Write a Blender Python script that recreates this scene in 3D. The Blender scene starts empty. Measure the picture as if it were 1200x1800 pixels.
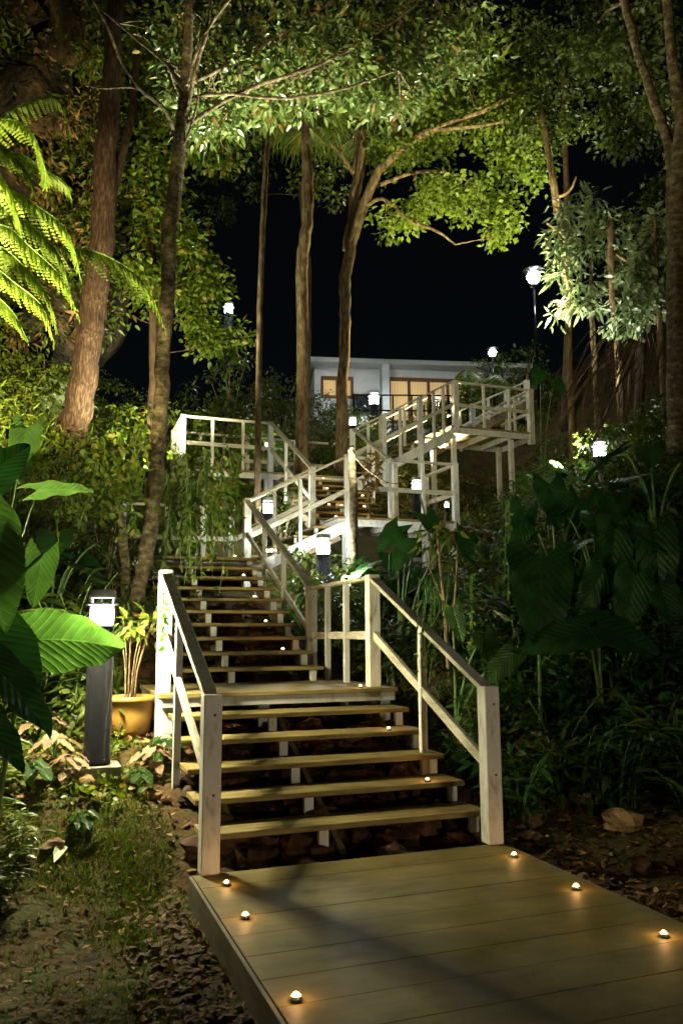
import bpy, math, random
import numpy as np
from mathutils import Vector, Matrix
R = math.radians
sc = bpy.context.scene
col = sc.collection

# ------------------------------------------------------------------ camera
CP = np.array([-1.1327, -5.6364, 1.5536]); YAW, PIT, ROL, FOC = .3535, .1487, -.0052, 1433.96
_f = np.array([math.sin(YAW)*math.cos(PIT), math.cos(YAW)*math.cos(PIT), math.sin(PIT)])
_r = np.array([math.cos(YAW), -math.sin(YAW), 0.0]); _u = np.cross(_r, _f)
_c, _s = math.cos(ROL), math.sin(ROL); _r, _u = _c*_r + _s*_u, _c*_u - _s*_r
cam = bpy.data.objects.new('camera', bpy.data.cameras.new('camera')); col.objects.link(cam)
cam.data.sensor_fit = 'VERTICAL'; cam.data.sensor_height = 36; cam.data.lens = FOC/1800*36
cam.data.clip_start = .05; cam.data.clip_end = 800
m = Matrix(((_r[0], _u[0], -_f[0], CP[0]), (_r[1], _u[1], -_f[1], CP[1]), (_r[2], _u[2], -_f[2], CP[2]), (0, 0, 0, 1)))
cam.matrix_world = m
sc.camera = cam

# ------------------------------------------------------------------ night sky, moon, exposure
w = bpy.data.worlds.new('World'); sc.world = w; w.use_nodes = True
nt = w.node_tree; bg = nt.nodes['Background']
sky = nt.nodes.new('ShaderNodeTexSky'); sky.sky_type = 'NISHITA'; sky.sun_disc = False
sky.sun_elevation = R(8); sky.sun_rotation = R(200)
nt.links.new(sky.outputs['Color'], bg.inputs['Color']); bg.inputs['Strength'].default_value = .0009
moon = bpy.data.objects.new('moon_light', bpy.data.lights.new('moon_light', 'SUN')); col.objects.link(moon)
moon.data.energy = .006; moon.data.angle = R(.5); moon.data.color = (1, .93, .82)
moon.rotation_euler = (R(60), 0, R(-20))
sc.view_settings.view_transform = 'Standard'; sc.view_settings.look = 'None'
sc.view_settings.exposure = -.18; sc.view_settings.gamma = 1
sc.cycles.use_denoising = True
sc.cycles.max_bounces = 6; sc.cycles.diffuse_bounces = 3; sc.cycles.glossy_bounces = 2
sc.cycles.transparent_max_bounces = 8; sc.cycles.transmission_bounces = 3
sc.cycles.sample_clamp_indirect = 3

# ------------------------------------------------------------------ helpers
def ray(u, v): return _f + _r*(u-600)/FOC - _u*(v-900)/FOC
def at(u, v, D): return CP + ray(u, v)*D            # photograph direction + distance -> point of the place
def atz(u, v, z):
    r = ray(u, v); return CP + r*(z-CP[2])/r[2]
def pix(P):
    d = np.asarray(P)-CP; k = d@_f; return 600+FOC*(d@_r)/k, 900-FOC*(d@_u)/k, k
def V(*a): return np.array(a, float)
def nrm(a):
    a = np.asarray(a, float); return a/(np.linalg.norm(a, axis=-1, keepdims=True)+1e-12)
rng = np.random.default_rng(7); random.seed(7)

def tag(o, label=None, cat=None, group=None, kind=None):
    if label: o['label'] = label
    if cat: o['category'] = cat
    if group: o['group'] = group
    if kind: o['kind'] = kind
    return o
def thing(name, loc, label, cat, group=None, rz=0):
    o = bpy.data.objects.new(name, None); col.objects.link(o); o.location = loc
    o.rotation_euler = (0, 0, rz); o.empty_display_size = .1
    return tag(o, label, cat, group)
def copy_tree(o, parent=None):
    c = o.copy(); col.objects.link(c); c.parent = parent
    for ch in o.children: copy_tree(ch, c)
    return c

class MB:
    def __init__(s): s.v = []; s.f = []; s.uv = None
    def add(s, vs, fs):
        n = len(s.v); s.v += [tuple(map(float, p)) for p in vs]; s.f += [tuple(i+n for i in f) for f in fs]; return s
    def box(s, a, b):
        (x0, y0, z0), (x1, y1, z1) = a, b
        vs = [(x, y, z) for z in (z0, z1) for y in (y0, y1) for x in (x0, x1)]
        return s.add(vs, [(0, 2, 3, 1), (4, 5, 7, 6), (0, 1, 5, 4), (2, 6, 7, 3), (0, 4, 6, 2), (1, 3, 7, 5)])
    def beam(s, p, q, wd, h, upv=(0, 0, 1)):          # bar from p to q, width wd, height h
        p = np.asarray(p, float); q = np.asarray(q, float); d = nrm(q-p); sd = np.cross(d, upv)
        if np.linalg.norm(sd) < 1e-3: sd = V(1, 0, 0)
        sd = nrm(sd); up = np.cross(sd, d); vs = []
        for c in (p, q):
            for a, b in ((-1, -1), (1, -1), (1, 1), (-1, 1)): vs.append(c + sd*a*wd/2 + up*b*h/2)
        return s.add(vs, [(0, 3, 2, 1), (4, 5, 6, 7), (0, 1, 5, 4), (1, 2, 6, 5), (2, 3, 7, 6), (3, 0, 4, 7)])
    def tube(s, pts, rad, n=8, cap=True):
        pts = np.asarray(pts, float); N = len(pts); rad = np.broadcast_to(rad, (N,)); base = len(s.v)
        t = nrm(np.gradient(pts, axis=0)); ref = V(0, 0, 1) if abs(t[0][2]) < .9 else V(1, 0, 0)
        a = nrm(np.cross(t[0], ref)); vs = []
        for i in range(N):
            a = nrm(a - t[i]*np.dot(a, t[i])); b = np.cross(t[i], a)
            for k in range(n):
                an = 2*math.pi*k/n; vs.append(pts[i] + rad[i]*(math.cos(an)*a + math.sin(an)*b))
        fs = [(i*n+k, i*n+(k+1) % n, (i+1)*n+(k+1) % n, (i+1)*n+k) for i in range(N-1) for k in range(n)]
        if cap: fs += [tuple(range(n))[::-1], tuple((N-1)*n+k for k in range(n))]
        return s.add(vs, fs)
    def lathe(s, prof, n=28, c=(0, 0, 0)):
        vs = [(c[0]+r*math.cos(2*math.pi*k/n), c[1]+r*math.sin(2*math.pi*k/n), c[2]+z) for r, z in prof for k in range(n)]
        fs = [(i*n+k, i*n+(k+1) % n, (i+1)*n+(k+1) % n, (i+1)*n+k) for i in range(len(prof)-1) for k in range(n)]
        return s.add(vs, fs)
    def build(s, name, mat, parent=None, smooth=False, bevel=0, local=False):
        me = bpy.data.meshes.new(name)
        off = V(*parent_world(parent)) if (parent and not local) else V(0, 0, 0)
        me.from_pydata([tuple(V(*p)-off) for p in s.v], [], s.f)
        return finish(me, name, mat, parent, smooth, bevel)
def parent_world(p):
    x = V(*p.location)
    while p.parent: p = p.parent; x = x + V(*p.location)
    return x
def finish(me, name, mat, parent, smooth=False, bevel=0):
    me.materials.append(mat)
    if smooth: me.polygons.foreach_set('use_smooth', [True]*len(me.polygons))
    me.update()
    o = bpy.data.objects.new(name, me); col.objects.link(o); o.parent = parent
    if bevel:
        b = o.modifiers.new('bevel', 'BEVEL'); b.width = bevel; b.segments = 1; b.limit_method = 'ANGLE'
    return o
def mesh_np(name, verts, tris, mat, parent=None, off=None, smooth=False, uv=None):
    verts = np.asarray(verts, np.float32)
    if parent is not None and off is None: off = parent_world(parent)
    if off is not None: verts = verts - np.asarray(off, np.float32)
    me = bpy.data.meshes.new(name); nv, nf = len(verts), len(tris)
    me.vertices.add(nv); me.vertices.foreach_set('co', verts.ravel())
    me.loops.add(nf*3); me.loops.foreach_set('vertex_index', np.asarray(tris, np.int32).ravel())
    me.polygons.add(nf); me.polygons.foreach_set('loop_start', np.arange(0, nf*3, 3, dtype=np.int32))
    me.polygons.foreach_set('loop_total', np.full(nf, 3, np.int32))
    if uv is not None:
        l = me.uv_layers.new(name='UVMap'); l.data.foreach_set('uv', np.asarray(uv, np.float32)[np.asarray(tris).ravel()].ravel())
    me.validate()
    return finish(me, name, mat, parent, smooth)

# ------------------------------------------------------------------ materials
def mat_base(name):
    m = bpy.data.materials.new(name); m.use_nodes = True; n = m.node_tree.nodes; l = m.node_tree.links
    return m, n, l, n['Principled BSDF']
def noise_mat(name, cols, scale=8, rough=.7, bump=.3, bscale=None, stretch=(1, 1, 1), detail=6, spec=.3, dist=.02, metallic=0):
    m, n, l, p = mat_base(name)
    tc = n.new('ShaderNodeTexCoord'); mp = n.new('ShaderNodeMapping'); mp.inputs['Scale'].default_value = stretch
    l.new(tc.outputs['Object'], mp.inputs['Vector'])
    nz = n.new('ShaderNodeTexNoise'); nz.inputs['Scale'].default_value = scale; nz.inputs['Detail'].default_value = detail
    nz.inputs['Roughness'].default_value = .65
    l.new(mp.outputs[0], nz.inputs['Vector'])
    cr = n.new('ShaderNodeValToRGB'); e = cr.color_ramp.elements
    e[0].position = cols[0][0]; e[0].color = (*cols[0][1], 1); e[1].position = cols[-1][0]; e[1].color = (*cols[-1][1], 1)
    for pos, c in cols[1:-1]:
        x = e.new(pos); x.color = (*c, 1)
    l.new(nz.outputs['Fac'], cr.inputs['Fac']); l.new(cr.outputs['Color'], p.inputs['Base Color'])
    p.inputs['Roughness'].default_value = rough; p.inputs['Specular IOR Level'].default_value = spec
    p.inputs['Metallic'].default_value = metallic
    if bump:
        nb = n.new('ShaderNodeTexNoise'); nb.inputs['Scale'].default_value = bscale or scale*3; nb.inputs['Detail'].default_value = 8
        l.new(mp.outputs[0], nb.inputs['Vector'])
        b = n.new('ShaderNodeBump'); b.inputs['Strength'].default_value = bump; b.inputs['Distance'].default_value = dist
        l.new(nb.outputs['Fac'], b.inputs['Height']); l.new(b.outputs['Normal'], p.inputs['Normal'])
    return m
def wood(name, cols, stretch, scale=14, rough=.6, bump=.25):
    return noise_mat(name, cols, scale, rough, bump, scale*1.6, stretch, 8, .3, .004)
WP = [(.29, (.26, .22, .13)), (.37, (.56, .53, .44)), (.46, (.72, .70, .63)), (.62, (.80, .79, .74))]
M = {}
M['paint'] = wood('white_painted_wood', WP, (1, 1, .35), 9)
M['paint_run'] = wood('white_painted_rail', WP, (1, .3, 1), 9)
TC = [(.30, (.08, .058, .02)), (.45, (.22, .165, .058)), (.68, (.38, .295, .12))]
M['tread'] = wood('weathered_tread_wood', TC, (.12, 1, 1), 18)
M['railwood'] = wood('yellowed_rail_wood', [(.3, (.36, .31, .20)), (.48, (.60, .55, .42)), (.7, (.74, .71, .60))], (.3, .3, 1), 16)
M['stringer'] = wood('stringer_wood', [(.3, (.12, .08, .05)), (.6, (.34, .27, .17))], (.5, .3, 1), 14)
M['deck'] = wood('deck_board', [(.30, (.065, .052, .017)), (.44, (.145, .115, .034)), (.56, (.185, .148, .045)), (.72, (.26, .215, .075))], (.5, 1, 1), 3.2, .6, .6)
M['deckside'] = wood('deck_skirt', [(.3, (.10, .09, .06)), (.6, (.2, .18, .12))], (1, .3, 1), 9)
M['bark_red'] = noise_mat('reddish_bark', [(.32, (.010, .006, .004)), (.5, (.05, .026, .014)), (.68, (.12, .072, .042))], 12, .9, 1.0, 14, (2, 2, .35), dist=.05)
M['bark_tan'] = noise_mat('tan_bark', [(.32, (.04, .027, .014)), (.5, (.15, .10, .05)), (.68, (.30, .22, .12))], 7, .9, .9, 20, (1.6, 1.6, .5), dist=.03)
M['bark_grey'] = noise_mat('grey_spotted_bark', [(.34, (.035, .026, .014)), (.5, (.115, .085, .045)), (.66, (.24, .20, .12))], 9, .9, .9, 24, (1, 1, 1.6), dist=.03)
M['bark_dark'] = noise_mat('dark_root', [(.3, (.02, .012, .008)), (.6, (.10, .06, .035))], 7, .9, .8, 20, (1, 1, .5), dist=.02)
M['twig'] = noise_mat('twig_bark', [(.3, (.14, .09, .045)), (.6, (.34, .25, .15))], 8, .85, .3, 20)
M['stem'] = noise_mat('green_stem', [(.3, (.05, .12, .02)), (.6, (.14, .24, .06))], 5, .5, .1, 20)
M['soil'] = noise_mat('soil_ground', [(.30, (.016, .010, .004)), (.45, (.075, .042, .014)), (.56, (.045, .05, .010)), (.7, (.12, .075, .025))], 2.2, .95, 1.0, 9, dist=.08, detail=9)
M['rock'] = noise_mat('rough_rock', [(.3, (.03, .02, .012)), (.5, (.12, .075, .04)), (.7, (.26, .17, .09))], 5, .85, .8, 16, dist=.03)
M['rock_red'] = noise_mat('reddish_rubble', [(.35, (.022, .012, .006)), (.52, (.09, .04, .02)), (.70, (.30, .15, .07))], 1.8, .85, .8, 16, dist=.03)
M['rock_yellow'] = noise_mat('ochre_rock', [(.3, (.10, .06, .02)), (.5, (.32, .20, .08)), (.7, (.45, .32, .15))], 5, .85, .8, 16, dist=.03)
M['clay'] = noise_mat('terracotta_glaze', [(.3, (.36, .17, .035)), (.5, (.50, .27, .06)), (.7, (.58, .36, .11))], 4, .35, .1, 12, spec=.5)
M['black'] = noise_mat('black_powder_coat', [(.3, (.005, .005, .006)), (.7, (.009, .009, .011))], 20, .08, .0, 60, spec=.15)
M['cap'] = noise_mat('pale_lamp_metal', [(.3, (.55, .56, .56)), (.7, (.66, .67, .66))], 20, .35, .02, 60, spec=.5)
M['concrete'] = noise_mat('pale_concrete', [(.3, (.22, .21, .17)), (.7, (.42, .40, .34))], 9, .85, .3, 30)
M['housewall'] = noise_mat('white_render', [(.3, (.52, .54, .58)), (.7, (.66, .68, .72))], 3, .8, .1, 30)
M['brownframe'] = noise_mat('brown_timber', [(.3, (.10, .04, .02)), (.7, (.2, .09, .045))], 12, .5, .1, 30)
M['roof'] = noise_mat('pale_roof', [(.3, (.34, .36, .38)), (.7, (.46, .48, .5))], 3, .6, .1, 30)
M['wax'] = noise_mat('white_wax', [(.3, (.75, .68, .55)), (.7, (.82, .76, .64))], 20, .4, .02, 60)
M['tin'] = noise_mat('tin_cup', [(.3, (.5, .5, .5)), (.7, (.62, .62, .62))], 20, .3, .02, 60, metallic=.9)
M['husk'] = noise_mat('coconut_husk', [(.3, (.12, .06, .025)), (.5, (.30, .19, .08)), (.7, (.42, .30, .15))], 12, .9, .8, 30, dist=.02)

def emis(name, c, s):
    m, n, l, p = mat_base(name); n.remove(p); e = n.new('ShaderNodeEmission')
    e.inputs['Color'].default_value = (*c, 1); e.inputs['Strength'].default_value = s
    l.new(e.outputs[0], n['Material Output'].inputs['Surface']); return m
M['bulb'] = emis('lit_bulb', (.93, 1, .95), 45)
M['flame'] = emis('candle_flame', (1, .55, .18), 30)
def glass_mat():
    m, n, l, p = mat_base('lamp_glass'); n.remove(p)
    t = n.new('ShaderNodeBsdfTransparent'); g = n.new('ShaderNodeBsdfGlossy'); g.inputs['Roughness'].default_value = .08
    fr = n.new('ShaderNodeFresnel'); fr.inputs['IOR'].default_value = 1.3; mx = n.new('ShaderNodeMixShader')
    l.new(fr.outputs[0], mx.inputs[0]); l.new(t.outputs[0], mx.inputs[1]); l.new(g.outputs[0], mx.inputs[2])
    l.new(mx.outputs[0], n['Material Output'].inputs['Surface']); return m
M['glass'] = glass_mat()
def curtain_mat():
    m, n, l, p = mat_base('lit_curtain')
    tc = n.new('ShaderNodeTexCoord'); wv = n.new('ShaderNodeTexWave'); wv.inputs['Scale'].default_value = 6; wv.inputs['Distortion'].default_value = 1.5
    cr = n.new('ShaderNodeValToRGB'); cr.color_ramp.elements[0].color = (.42, .27, .10, 1); cr.color_ramp.elements[1].color = (.75, .55, .26, 1)
    l.new(tc.outputs['Object'], wv.inputs['Vector']); l.new(wv.outputs['Fac'], cr.inputs['Fac'])
    l.new(cr.outputs['Color'], p.inputs['Base Color']); l.new(cr.outputs['Color'], p.inputs['Emission Color'])
    p.inputs['Emission Strength'].default_value = .75; return m
M['curtain'] = curtain_mat()
M['window_dark'] = noise_mat('dark_window', [(.3, (.01, .012, .015)), (.7, (.02, .022, .025))], 3, .1, 0, spec=.6)

def leaf_mat(name, c1, c2, trans=.35, rough=.45, coat=.25, veins=0, vein_col=None, c3=None):
    m, n, l, p = mat_base(name)
    gi = n.new('ShaderNodeNewGeometry'); cr = n.new('ShaderNodeValToRGB'); e = cr.color_ramp.elements
    e[0].color = (*c1, 1); e[1].color = (*c2, 1); e[1].position = .85
    if c3: x = e.new(.97); x.color = (*c3, 1)
    l.new(gi.outputs['Random Per Island'], cr.inputs['Fac']); src = cr.outputs['Color']
    nrm_out = None
    if veins:
        uv = n.new('ShaderNodeUVMap'); sp = n.new('ShaderNodeSeparateXYZ'); l.new(uv.outputs[0], sp.inputs[0])
        ab = n.new('ShaderNodeMath'); ab.operation = 'ABSOLUTE'; l.new(sp.outputs['X'], ab.inputs[0])
        mu = n.new('ShaderNodeMath'); mu.operation = 'MULTIPLY'; mu.inputs[1].default_value = -.38; l.new(ab.outputs[0], mu.inputs[0])
        ad = n.new('ShaderNodeMath'); ad.operation = 'ADD'; l.new(sp.outputs['Y'], ad.inputs[0]); l.new(mu.outputs[0], ad.inputs[1])
        fr = n.new('ShaderNodeMath'); fr.operation = 'MULTIPLY'; fr.inputs[1].default_value = veins; l.new(ad.outputs[0], fr.inputs[0])
        pp = n.new('ShaderNodeMath'); pp.operation = 'PINGPONG'; pp.inputs[1].default_value = .5; l.new(fr.outputs[0], pp.inputs[0])
        mr = n.new('ShaderNodeMapRange'); mr.inputs['From Min'].default_value = 0; mr.inputs['From Max'].default_value = .13
        mr.inputs['To Min'].default_value = 1; mr.inputs['To Max'].default_value = 0; l.new(pp.outputs[0], mr.inputs['Value'])
        mr2 = n.new('ShaderNodeMapRange'); mr2.inputs['From Max'].default_value = .05; mr2.inputs['To Min'].default_value = 1; mr2.inputs['To Max'].default_value = 0
        l.new(ab.outputs[0], mr2.inputs['Value'])
        mx = n.new('ShaderNodeMath'); mx.operation = 'MAXIMUM'; l.new(mr.outputs[0], mx.inputs[0]); l.new(mr2.outputs[0], mx.inputs[1])
        mc = n.new('ShaderNodeMix'); mc.data_type = 'RGBA'; sc_ = n.new('ShaderNodeMath'); sc_.operation = 'MULTIPLY'; sc_.inputs[1].default_value = .3
        l.new(mx.outputs[0], sc_.inputs[0]); l.new(sc_.outputs[0], mc.inputs['Factor']); l.new(src, mc.inputs['A'])
        mc.inputs['B'].default_value = (*(vein_col or (.2, .35, .1)), 1); src = mc.outputs['Result']
        b = n.new('ShaderNodeBump'); b.inputs['Strength'].default_value = .55; b.inputs['Distance'].default_value = .007; b.invert = True
        sm = n.new('ShaderNodeMath'); sm.operation = 'ADD'; l.new(mx.outputs[0], sm.inputs[0])
        pn = n.new('ShaderNodeMath'); pn.operation = 'MULTIPLY'; pn.inputs[1].default_value = -1.6; l.new(pp.outputs[0], pn.inputs[0]); l.new(pn.outputs[0], sm.inputs[1])
        l.new(sm.outputs[0], b.inputs['Height']); nrm_out = b.outputs['Normal']
    if veins:                                          # brown blemishes of old leaves
        n2 = n.new('ShaderNodeTexNoise'); n2.inputs['Scale'].default_value = 14; n2.inputs['Detail'].default_value = 5; t2 = n.new('ShaderNodeTexCoord'); l.new(t2.outputs['Object'], n2.inputs['Vector'])
        m2 = n.new('ShaderNodeMapRange'); m2.inputs['From Min'].default_value = .66; m2.inputs['From Max'].default_value = .72; l.new(n2.outputs['Fac'], m2.inputs['Value'])
        x2 = n.new('ShaderNodeMix'); x2.data_type = 'RGBA'; l.new(m2.outputs[0], x2.inputs['Factor']); l.new(src, x2.inputs['A']); x2.inputs['B'].default_value = (.10, .07, .02, 1); src = x2.outputs['Result']
    # mottling
    nz = n.new('ShaderNodeTexNoise'); nz.inputs['Scale'].default_value = 9; tc = n.new('ShaderNodeTexCoord'); l.new(tc.outputs['Object'], nz.inputs['Vector'])
    hs = n.new('ShaderNodeHueSaturation'); mr3 = n.new('ShaderNodeMapRange'); mr3.inputs['From Min'].default_value = .3; mr3.inputs['From Max'].default_value = .7
    mr3.inputs['To Min'].default_value = .7; mr3.inputs['To Max'].default_value = 1.3
    l.new(nz.outputs['Fac'], mr3.inputs['Value']); l.new(mr3.outputs[0], hs.inputs['Value']); l.new(src, hs.inputs['Color']); src = hs.outputs['Color']
    p.inputs['Roughness'].default_value = rough; p.inputs['Specular IOR Level'].default_value = coat
    l.new(src, p.inputs['Base Color'])
    tr = n.new('ShaderNodeBsdfTranslucent'); tg = n.new('ShaderNodeHueSaturation'); tg.inputs['Saturation'].default_value = 1.1; tg.inputs['Value'].default_value = 1.5
    l.new(src, tg.inputs['Color']); l.new(tg.outputs['Color'], tr.inputs['Color'])
    if nrm_out: l.new(nrm_out, p.inputs['Normal']); l.new(nrm_out, tr.inputs['Normal'])
    ms = n.new('ShaderNodeMixShader'); ms.inputs[0].default_value = trans
    l.new(p.outputs[0], ms.inputs[1]); l.new(tr.outputs[0], ms.inputs[2]); l.new(ms.outputs[0], n['Material Output'].inputs['Surface'])
    return m
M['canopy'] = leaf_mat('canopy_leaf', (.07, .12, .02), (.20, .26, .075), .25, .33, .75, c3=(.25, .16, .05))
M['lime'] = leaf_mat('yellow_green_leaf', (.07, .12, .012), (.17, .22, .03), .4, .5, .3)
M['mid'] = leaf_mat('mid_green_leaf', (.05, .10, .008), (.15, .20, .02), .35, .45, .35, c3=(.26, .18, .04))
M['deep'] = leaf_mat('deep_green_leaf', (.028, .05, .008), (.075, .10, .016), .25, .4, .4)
M['pale'] = leaf_mat('pale_silvery_leaf', (.13, .19, .09), (.25, .32, .17), .25, .4, .5)
M['fern'] = leaf_mat('fern_leaf', (.08, .14, .010), (.14, .20, .022), .45, .5, .3)
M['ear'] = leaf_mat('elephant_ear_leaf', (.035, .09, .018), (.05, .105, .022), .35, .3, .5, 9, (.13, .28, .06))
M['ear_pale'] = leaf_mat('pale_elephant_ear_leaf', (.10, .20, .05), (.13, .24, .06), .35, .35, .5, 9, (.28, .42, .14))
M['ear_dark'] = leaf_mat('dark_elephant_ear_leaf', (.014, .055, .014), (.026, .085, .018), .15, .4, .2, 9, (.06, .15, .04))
M['redleaf'] = leaf_mat('dark_red_leaf', (.06, .012, .012), (.13, .025, .02), .3, .4, .4)
M['pink'] = leaf_mat('pink_caladium_leaf', (.26, .22, .10), (.48, .32, .22), .3, .5, .3, 7, (.5, .12, .10))
M['litter'] = leaf_mat('fallen_dry_leaf', (.06, .03, .012), (.24, .14, .06), .1, .7, .2, c3=(.36, .24, .08))
M['grass'] = leaf_mat('grass_blade', (.035, .07, .008), (.10, .14, .02), .35, .6, .2, c3=(.18, .14, .05))
M['frond_dry'] = leaf_mat('dry_brown_frond', (.09, .05, .02), (.26, .16, .06), .2, .7, .2)
M['strap'] = leaf_mat('strappy_green_leaf', (.04, .13, .02), (.11, .24, .04), .35, .35, .45, c3=(.35, .33, .04))
M['paleleaf'] = leaf_mat('fallen_pale_leaf', (.40, .48, .28), (.42, .5, .3), .2, .5, .3)

# ------------------------------------------------------------------ leaf geometry
TT = np.array([(0, 0), (-1, .32), (0, .3), (1, .32), (-.8, .68), (0, .68), (.8, .68), (0, 1)])
TF = np.array([(0, 2, 1), (0, 3, 2), (1, 2, 5), (1, 5, 4), (2, 3, 6), (2, 6, 5), (4, 5, 7), (5, 6, 7)])
BT = np.array([(-.7, 0), (.7, 0), (-1, .35), (1, .35), (-.7, .7), (.7, .7), (0, 1)])
BF = np.array([(0, 1, 3), (0, 3, 2), (2, 3, 5), (2, 5, 4), (4, 5, 6)])
def leaves(P, D, N, L, W, fold=.25, droop=.3, T=TT, F=TF):
    P = np.asarray(P, float); n = len(P); D = nrm(D); S = nrm(np.cross(D, N)); N = np.cross(S, D)
    L = np.broadcast_to(L, (n,))[:, None, None]; W = np.broadcast_to(W, (n,))[:, None, None]
    u = T[None, :, 0, None]; t = T[None, :, 1, None]
    v = P[:, None] + D[:, None]*t*L + S[:, None]*u*W/2 + N[:, None]*(fold*np.abs(u)*W/2 - droop*t*t*L)
    f = F[None] + (np.arange(n)*len(T))[:, None, None]
    return v.reshape(-1, 3), f.reshape(-1, 3)
def merge(parts):
    vs, fs, o = [], [], 0
    for v, f in parts:
        vs.append(v); fs.append(f+o); o += len(v)
    return np.concatenate(vs), np.concatenate(fs)
def clusters(C, rad, n, L, aspect=.45, up=.3, out=.8, flat=.6, droop=.3, lvar=.35):
    """n leaves round each centre, pointing outward"""
    C = np.asarray(C, float); m_ = len(C); d = rng.normal(size=(m_, n, 3)); d /= np.linalg.norm(d, axis=2, keepdims=True)
    d[..., 2] *= flat
    P = C[:, None] + d*rad*rng.uniform(.15, 1, (m_, n, 1))
    D = d*out + rng.normal(size=d.shape)*.45 + V(0, 0, -.25)
    N = V(0, 0, 1)*(up+.5) + rng.normal(size=d.shape)*.55
    Ls = L*rng.uniform(1-lvar, 1+lvar, m_*n)
    return leaves(P.reshape(-1, 3), D.reshape(-1, 3), N.reshape(-1, 3), Ls, Ls*aspect, .25, droop)
def blob(u, v, D, ru, rv, rd, n, shell=.25):
    """n cluster centres in an ellipsoid seen at (u,v), distance D; rd is the depth radius in metres"""
    q = rng.normal(size=(n, 3)); q = nrm(q)*(rng.uniform(shell, 1, (n, 1))**.6)
    k = D/FOC
    return at(u, v, D) + _r*(q[:, :1]*ru*k) + _u*(q[:, 1:2]*rv*k) + nrm(_f)*(q[:, 2:]*rd)

# ------------------------------------------------------------------ terrain
LAMPS = [(568, 962, 12.5, 30), (472, 893, 14.2, 24), (732, 855, 12.6, 24), (1053, 792, 12.6, 30), (657, 703, 24, 20), (620, 742, 22.5, 14), (402, 545, 21, 14), (785, 888, 12.8, 16), (937, 487, 22, 26), (865, 620, 25, 16)]
LAMPS = LAMPS[-2:]
def clear_view(C):
    """the planting is kept trimmed in front of the lamps"""
    C = np.asarray(C, float); u, v, k = pix(C); ok = np.ones(len(C), bool)
    for a, b, D, r in LAMPS: ok &= ~(((u-a)**2+((v-b)*.8)**2 < (r+14)**2) & (k < D-.15))
    return C[ok]
def hgt(x, y):
    x = np.asarray(x, float); y = np.asarray(y, float)
    b = np.interp(y, [-60, -6, -.2, .25, 2.0, 3.4, 7.2, 9.2, 11.7, 13.5, 16.5, 19, 24, 60], [-.6, -.28, -.19, -.14, .55, .72, 2.15, 2.7, 3.9, 5.0, 7.4, 8.1, 8.6, 9])
    xl = np.interp(y, [-6, 0, 3, 7, 10, 14, 20], [-3.2, -1.9, -1.5, -.9, .5, .6, 1.0])
    xr = np.interp(y, [-6, -2, 0, 3, 6, 9, 13, 17, 20], [4.2, 3.2, 2.9, 2.7, 4.6, 7.3, 10.7, 11.2, 13])
    l = np.maximum(xl-x, 0); r = np.maximum(x-xr, 0)
    w_ = np.clip((y+2)/4, .12, 1)
    lb = np.where(l < 8, .75*l, 6+.1*(l-8)); rb = np.where(r < 12, .62*r, 7.4+.1*(r-12))
    return b + w_*(lb+rb) + .04*np.sin(x*2.3+y)*np.cos(y*1.7-x) + .03*np.sin(x*5.1)*np.sin(y*4.3+1)
def ground_at(x, y): return float(hgt(x, y))
def axis_pts(lo, hi, a, b, fine, coarse):
    return np.concatenate([np.arange(lo, a, coarse), np.arange(a, b, fine), np.arange(b, hi+coarse, coarse)])
gx = axis_pts(-150, 150, -4, 16, .16, 5); gy = axis_pts(-100, 200, -6, 24, .16, 5)
X, Y = np.meshgrid(gx, gy); Z = hgt(X, Y) + rng.normal(size=X.shape)*.012
nx_ = len(gx); idx = np.arange(X.size).reshape(X.shape)
a, b_, c, d = idx[:-1, :-1].ravel(), idx[:-1, 1:].ravel(), idx[1:, 1:].ravel(), idx[1:, :-1].ravel()
tag(mesh_np('ground', np.stack([X.ravel(), Y.ravel(), Z.ravel()], 1), np.concatenate([np.stack([a, b_, c], 1), np.stack([a, c, d], 1)]), M['soil'], smooth=True), kind='structure')

# ------------------------------------------------------------------ deck walkway in front
def plank(p0, p1, name, mat, parent, bevel=.004):
    return MB().box(p0, p1).build(name, mat, parent, bevel=bevel)
dk = thing('deck_walkway', (1.05, -3, -.13), 'wide weathered plank deck walkway in the foreground at the foot of the stairs', 'deck')
y = -.03
while y > -8:
    plank((-.11, y-.2872, -.045), (2.2, y+.0015, random.uniform(-.0012, .0012)), 'plank', M['deck'], dk, .0022); y -= .2905
MB().box((-.135, -8.1, -.19), (-.113, -.02, -.006)).build('skirt_board', M['deckside'], dk, bevel=.003)
MB().box((2.203, -8.1, -.19), (2.225, -.02, -.006)).build('skirt_board', M['deckside'], dk, bevel=.003)
MB().box((-.11, -.06, -.2), (2.2, -.032, -.05)).build('skirt_board', M['deckside'], dk, bevel=.003)
for x in (.2, 1.05, 1.9): MB().box((x-.04, -8.05, -.19), (x+.04, -.07, -.047)).build('joist', M['stringer'], dk)

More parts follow.
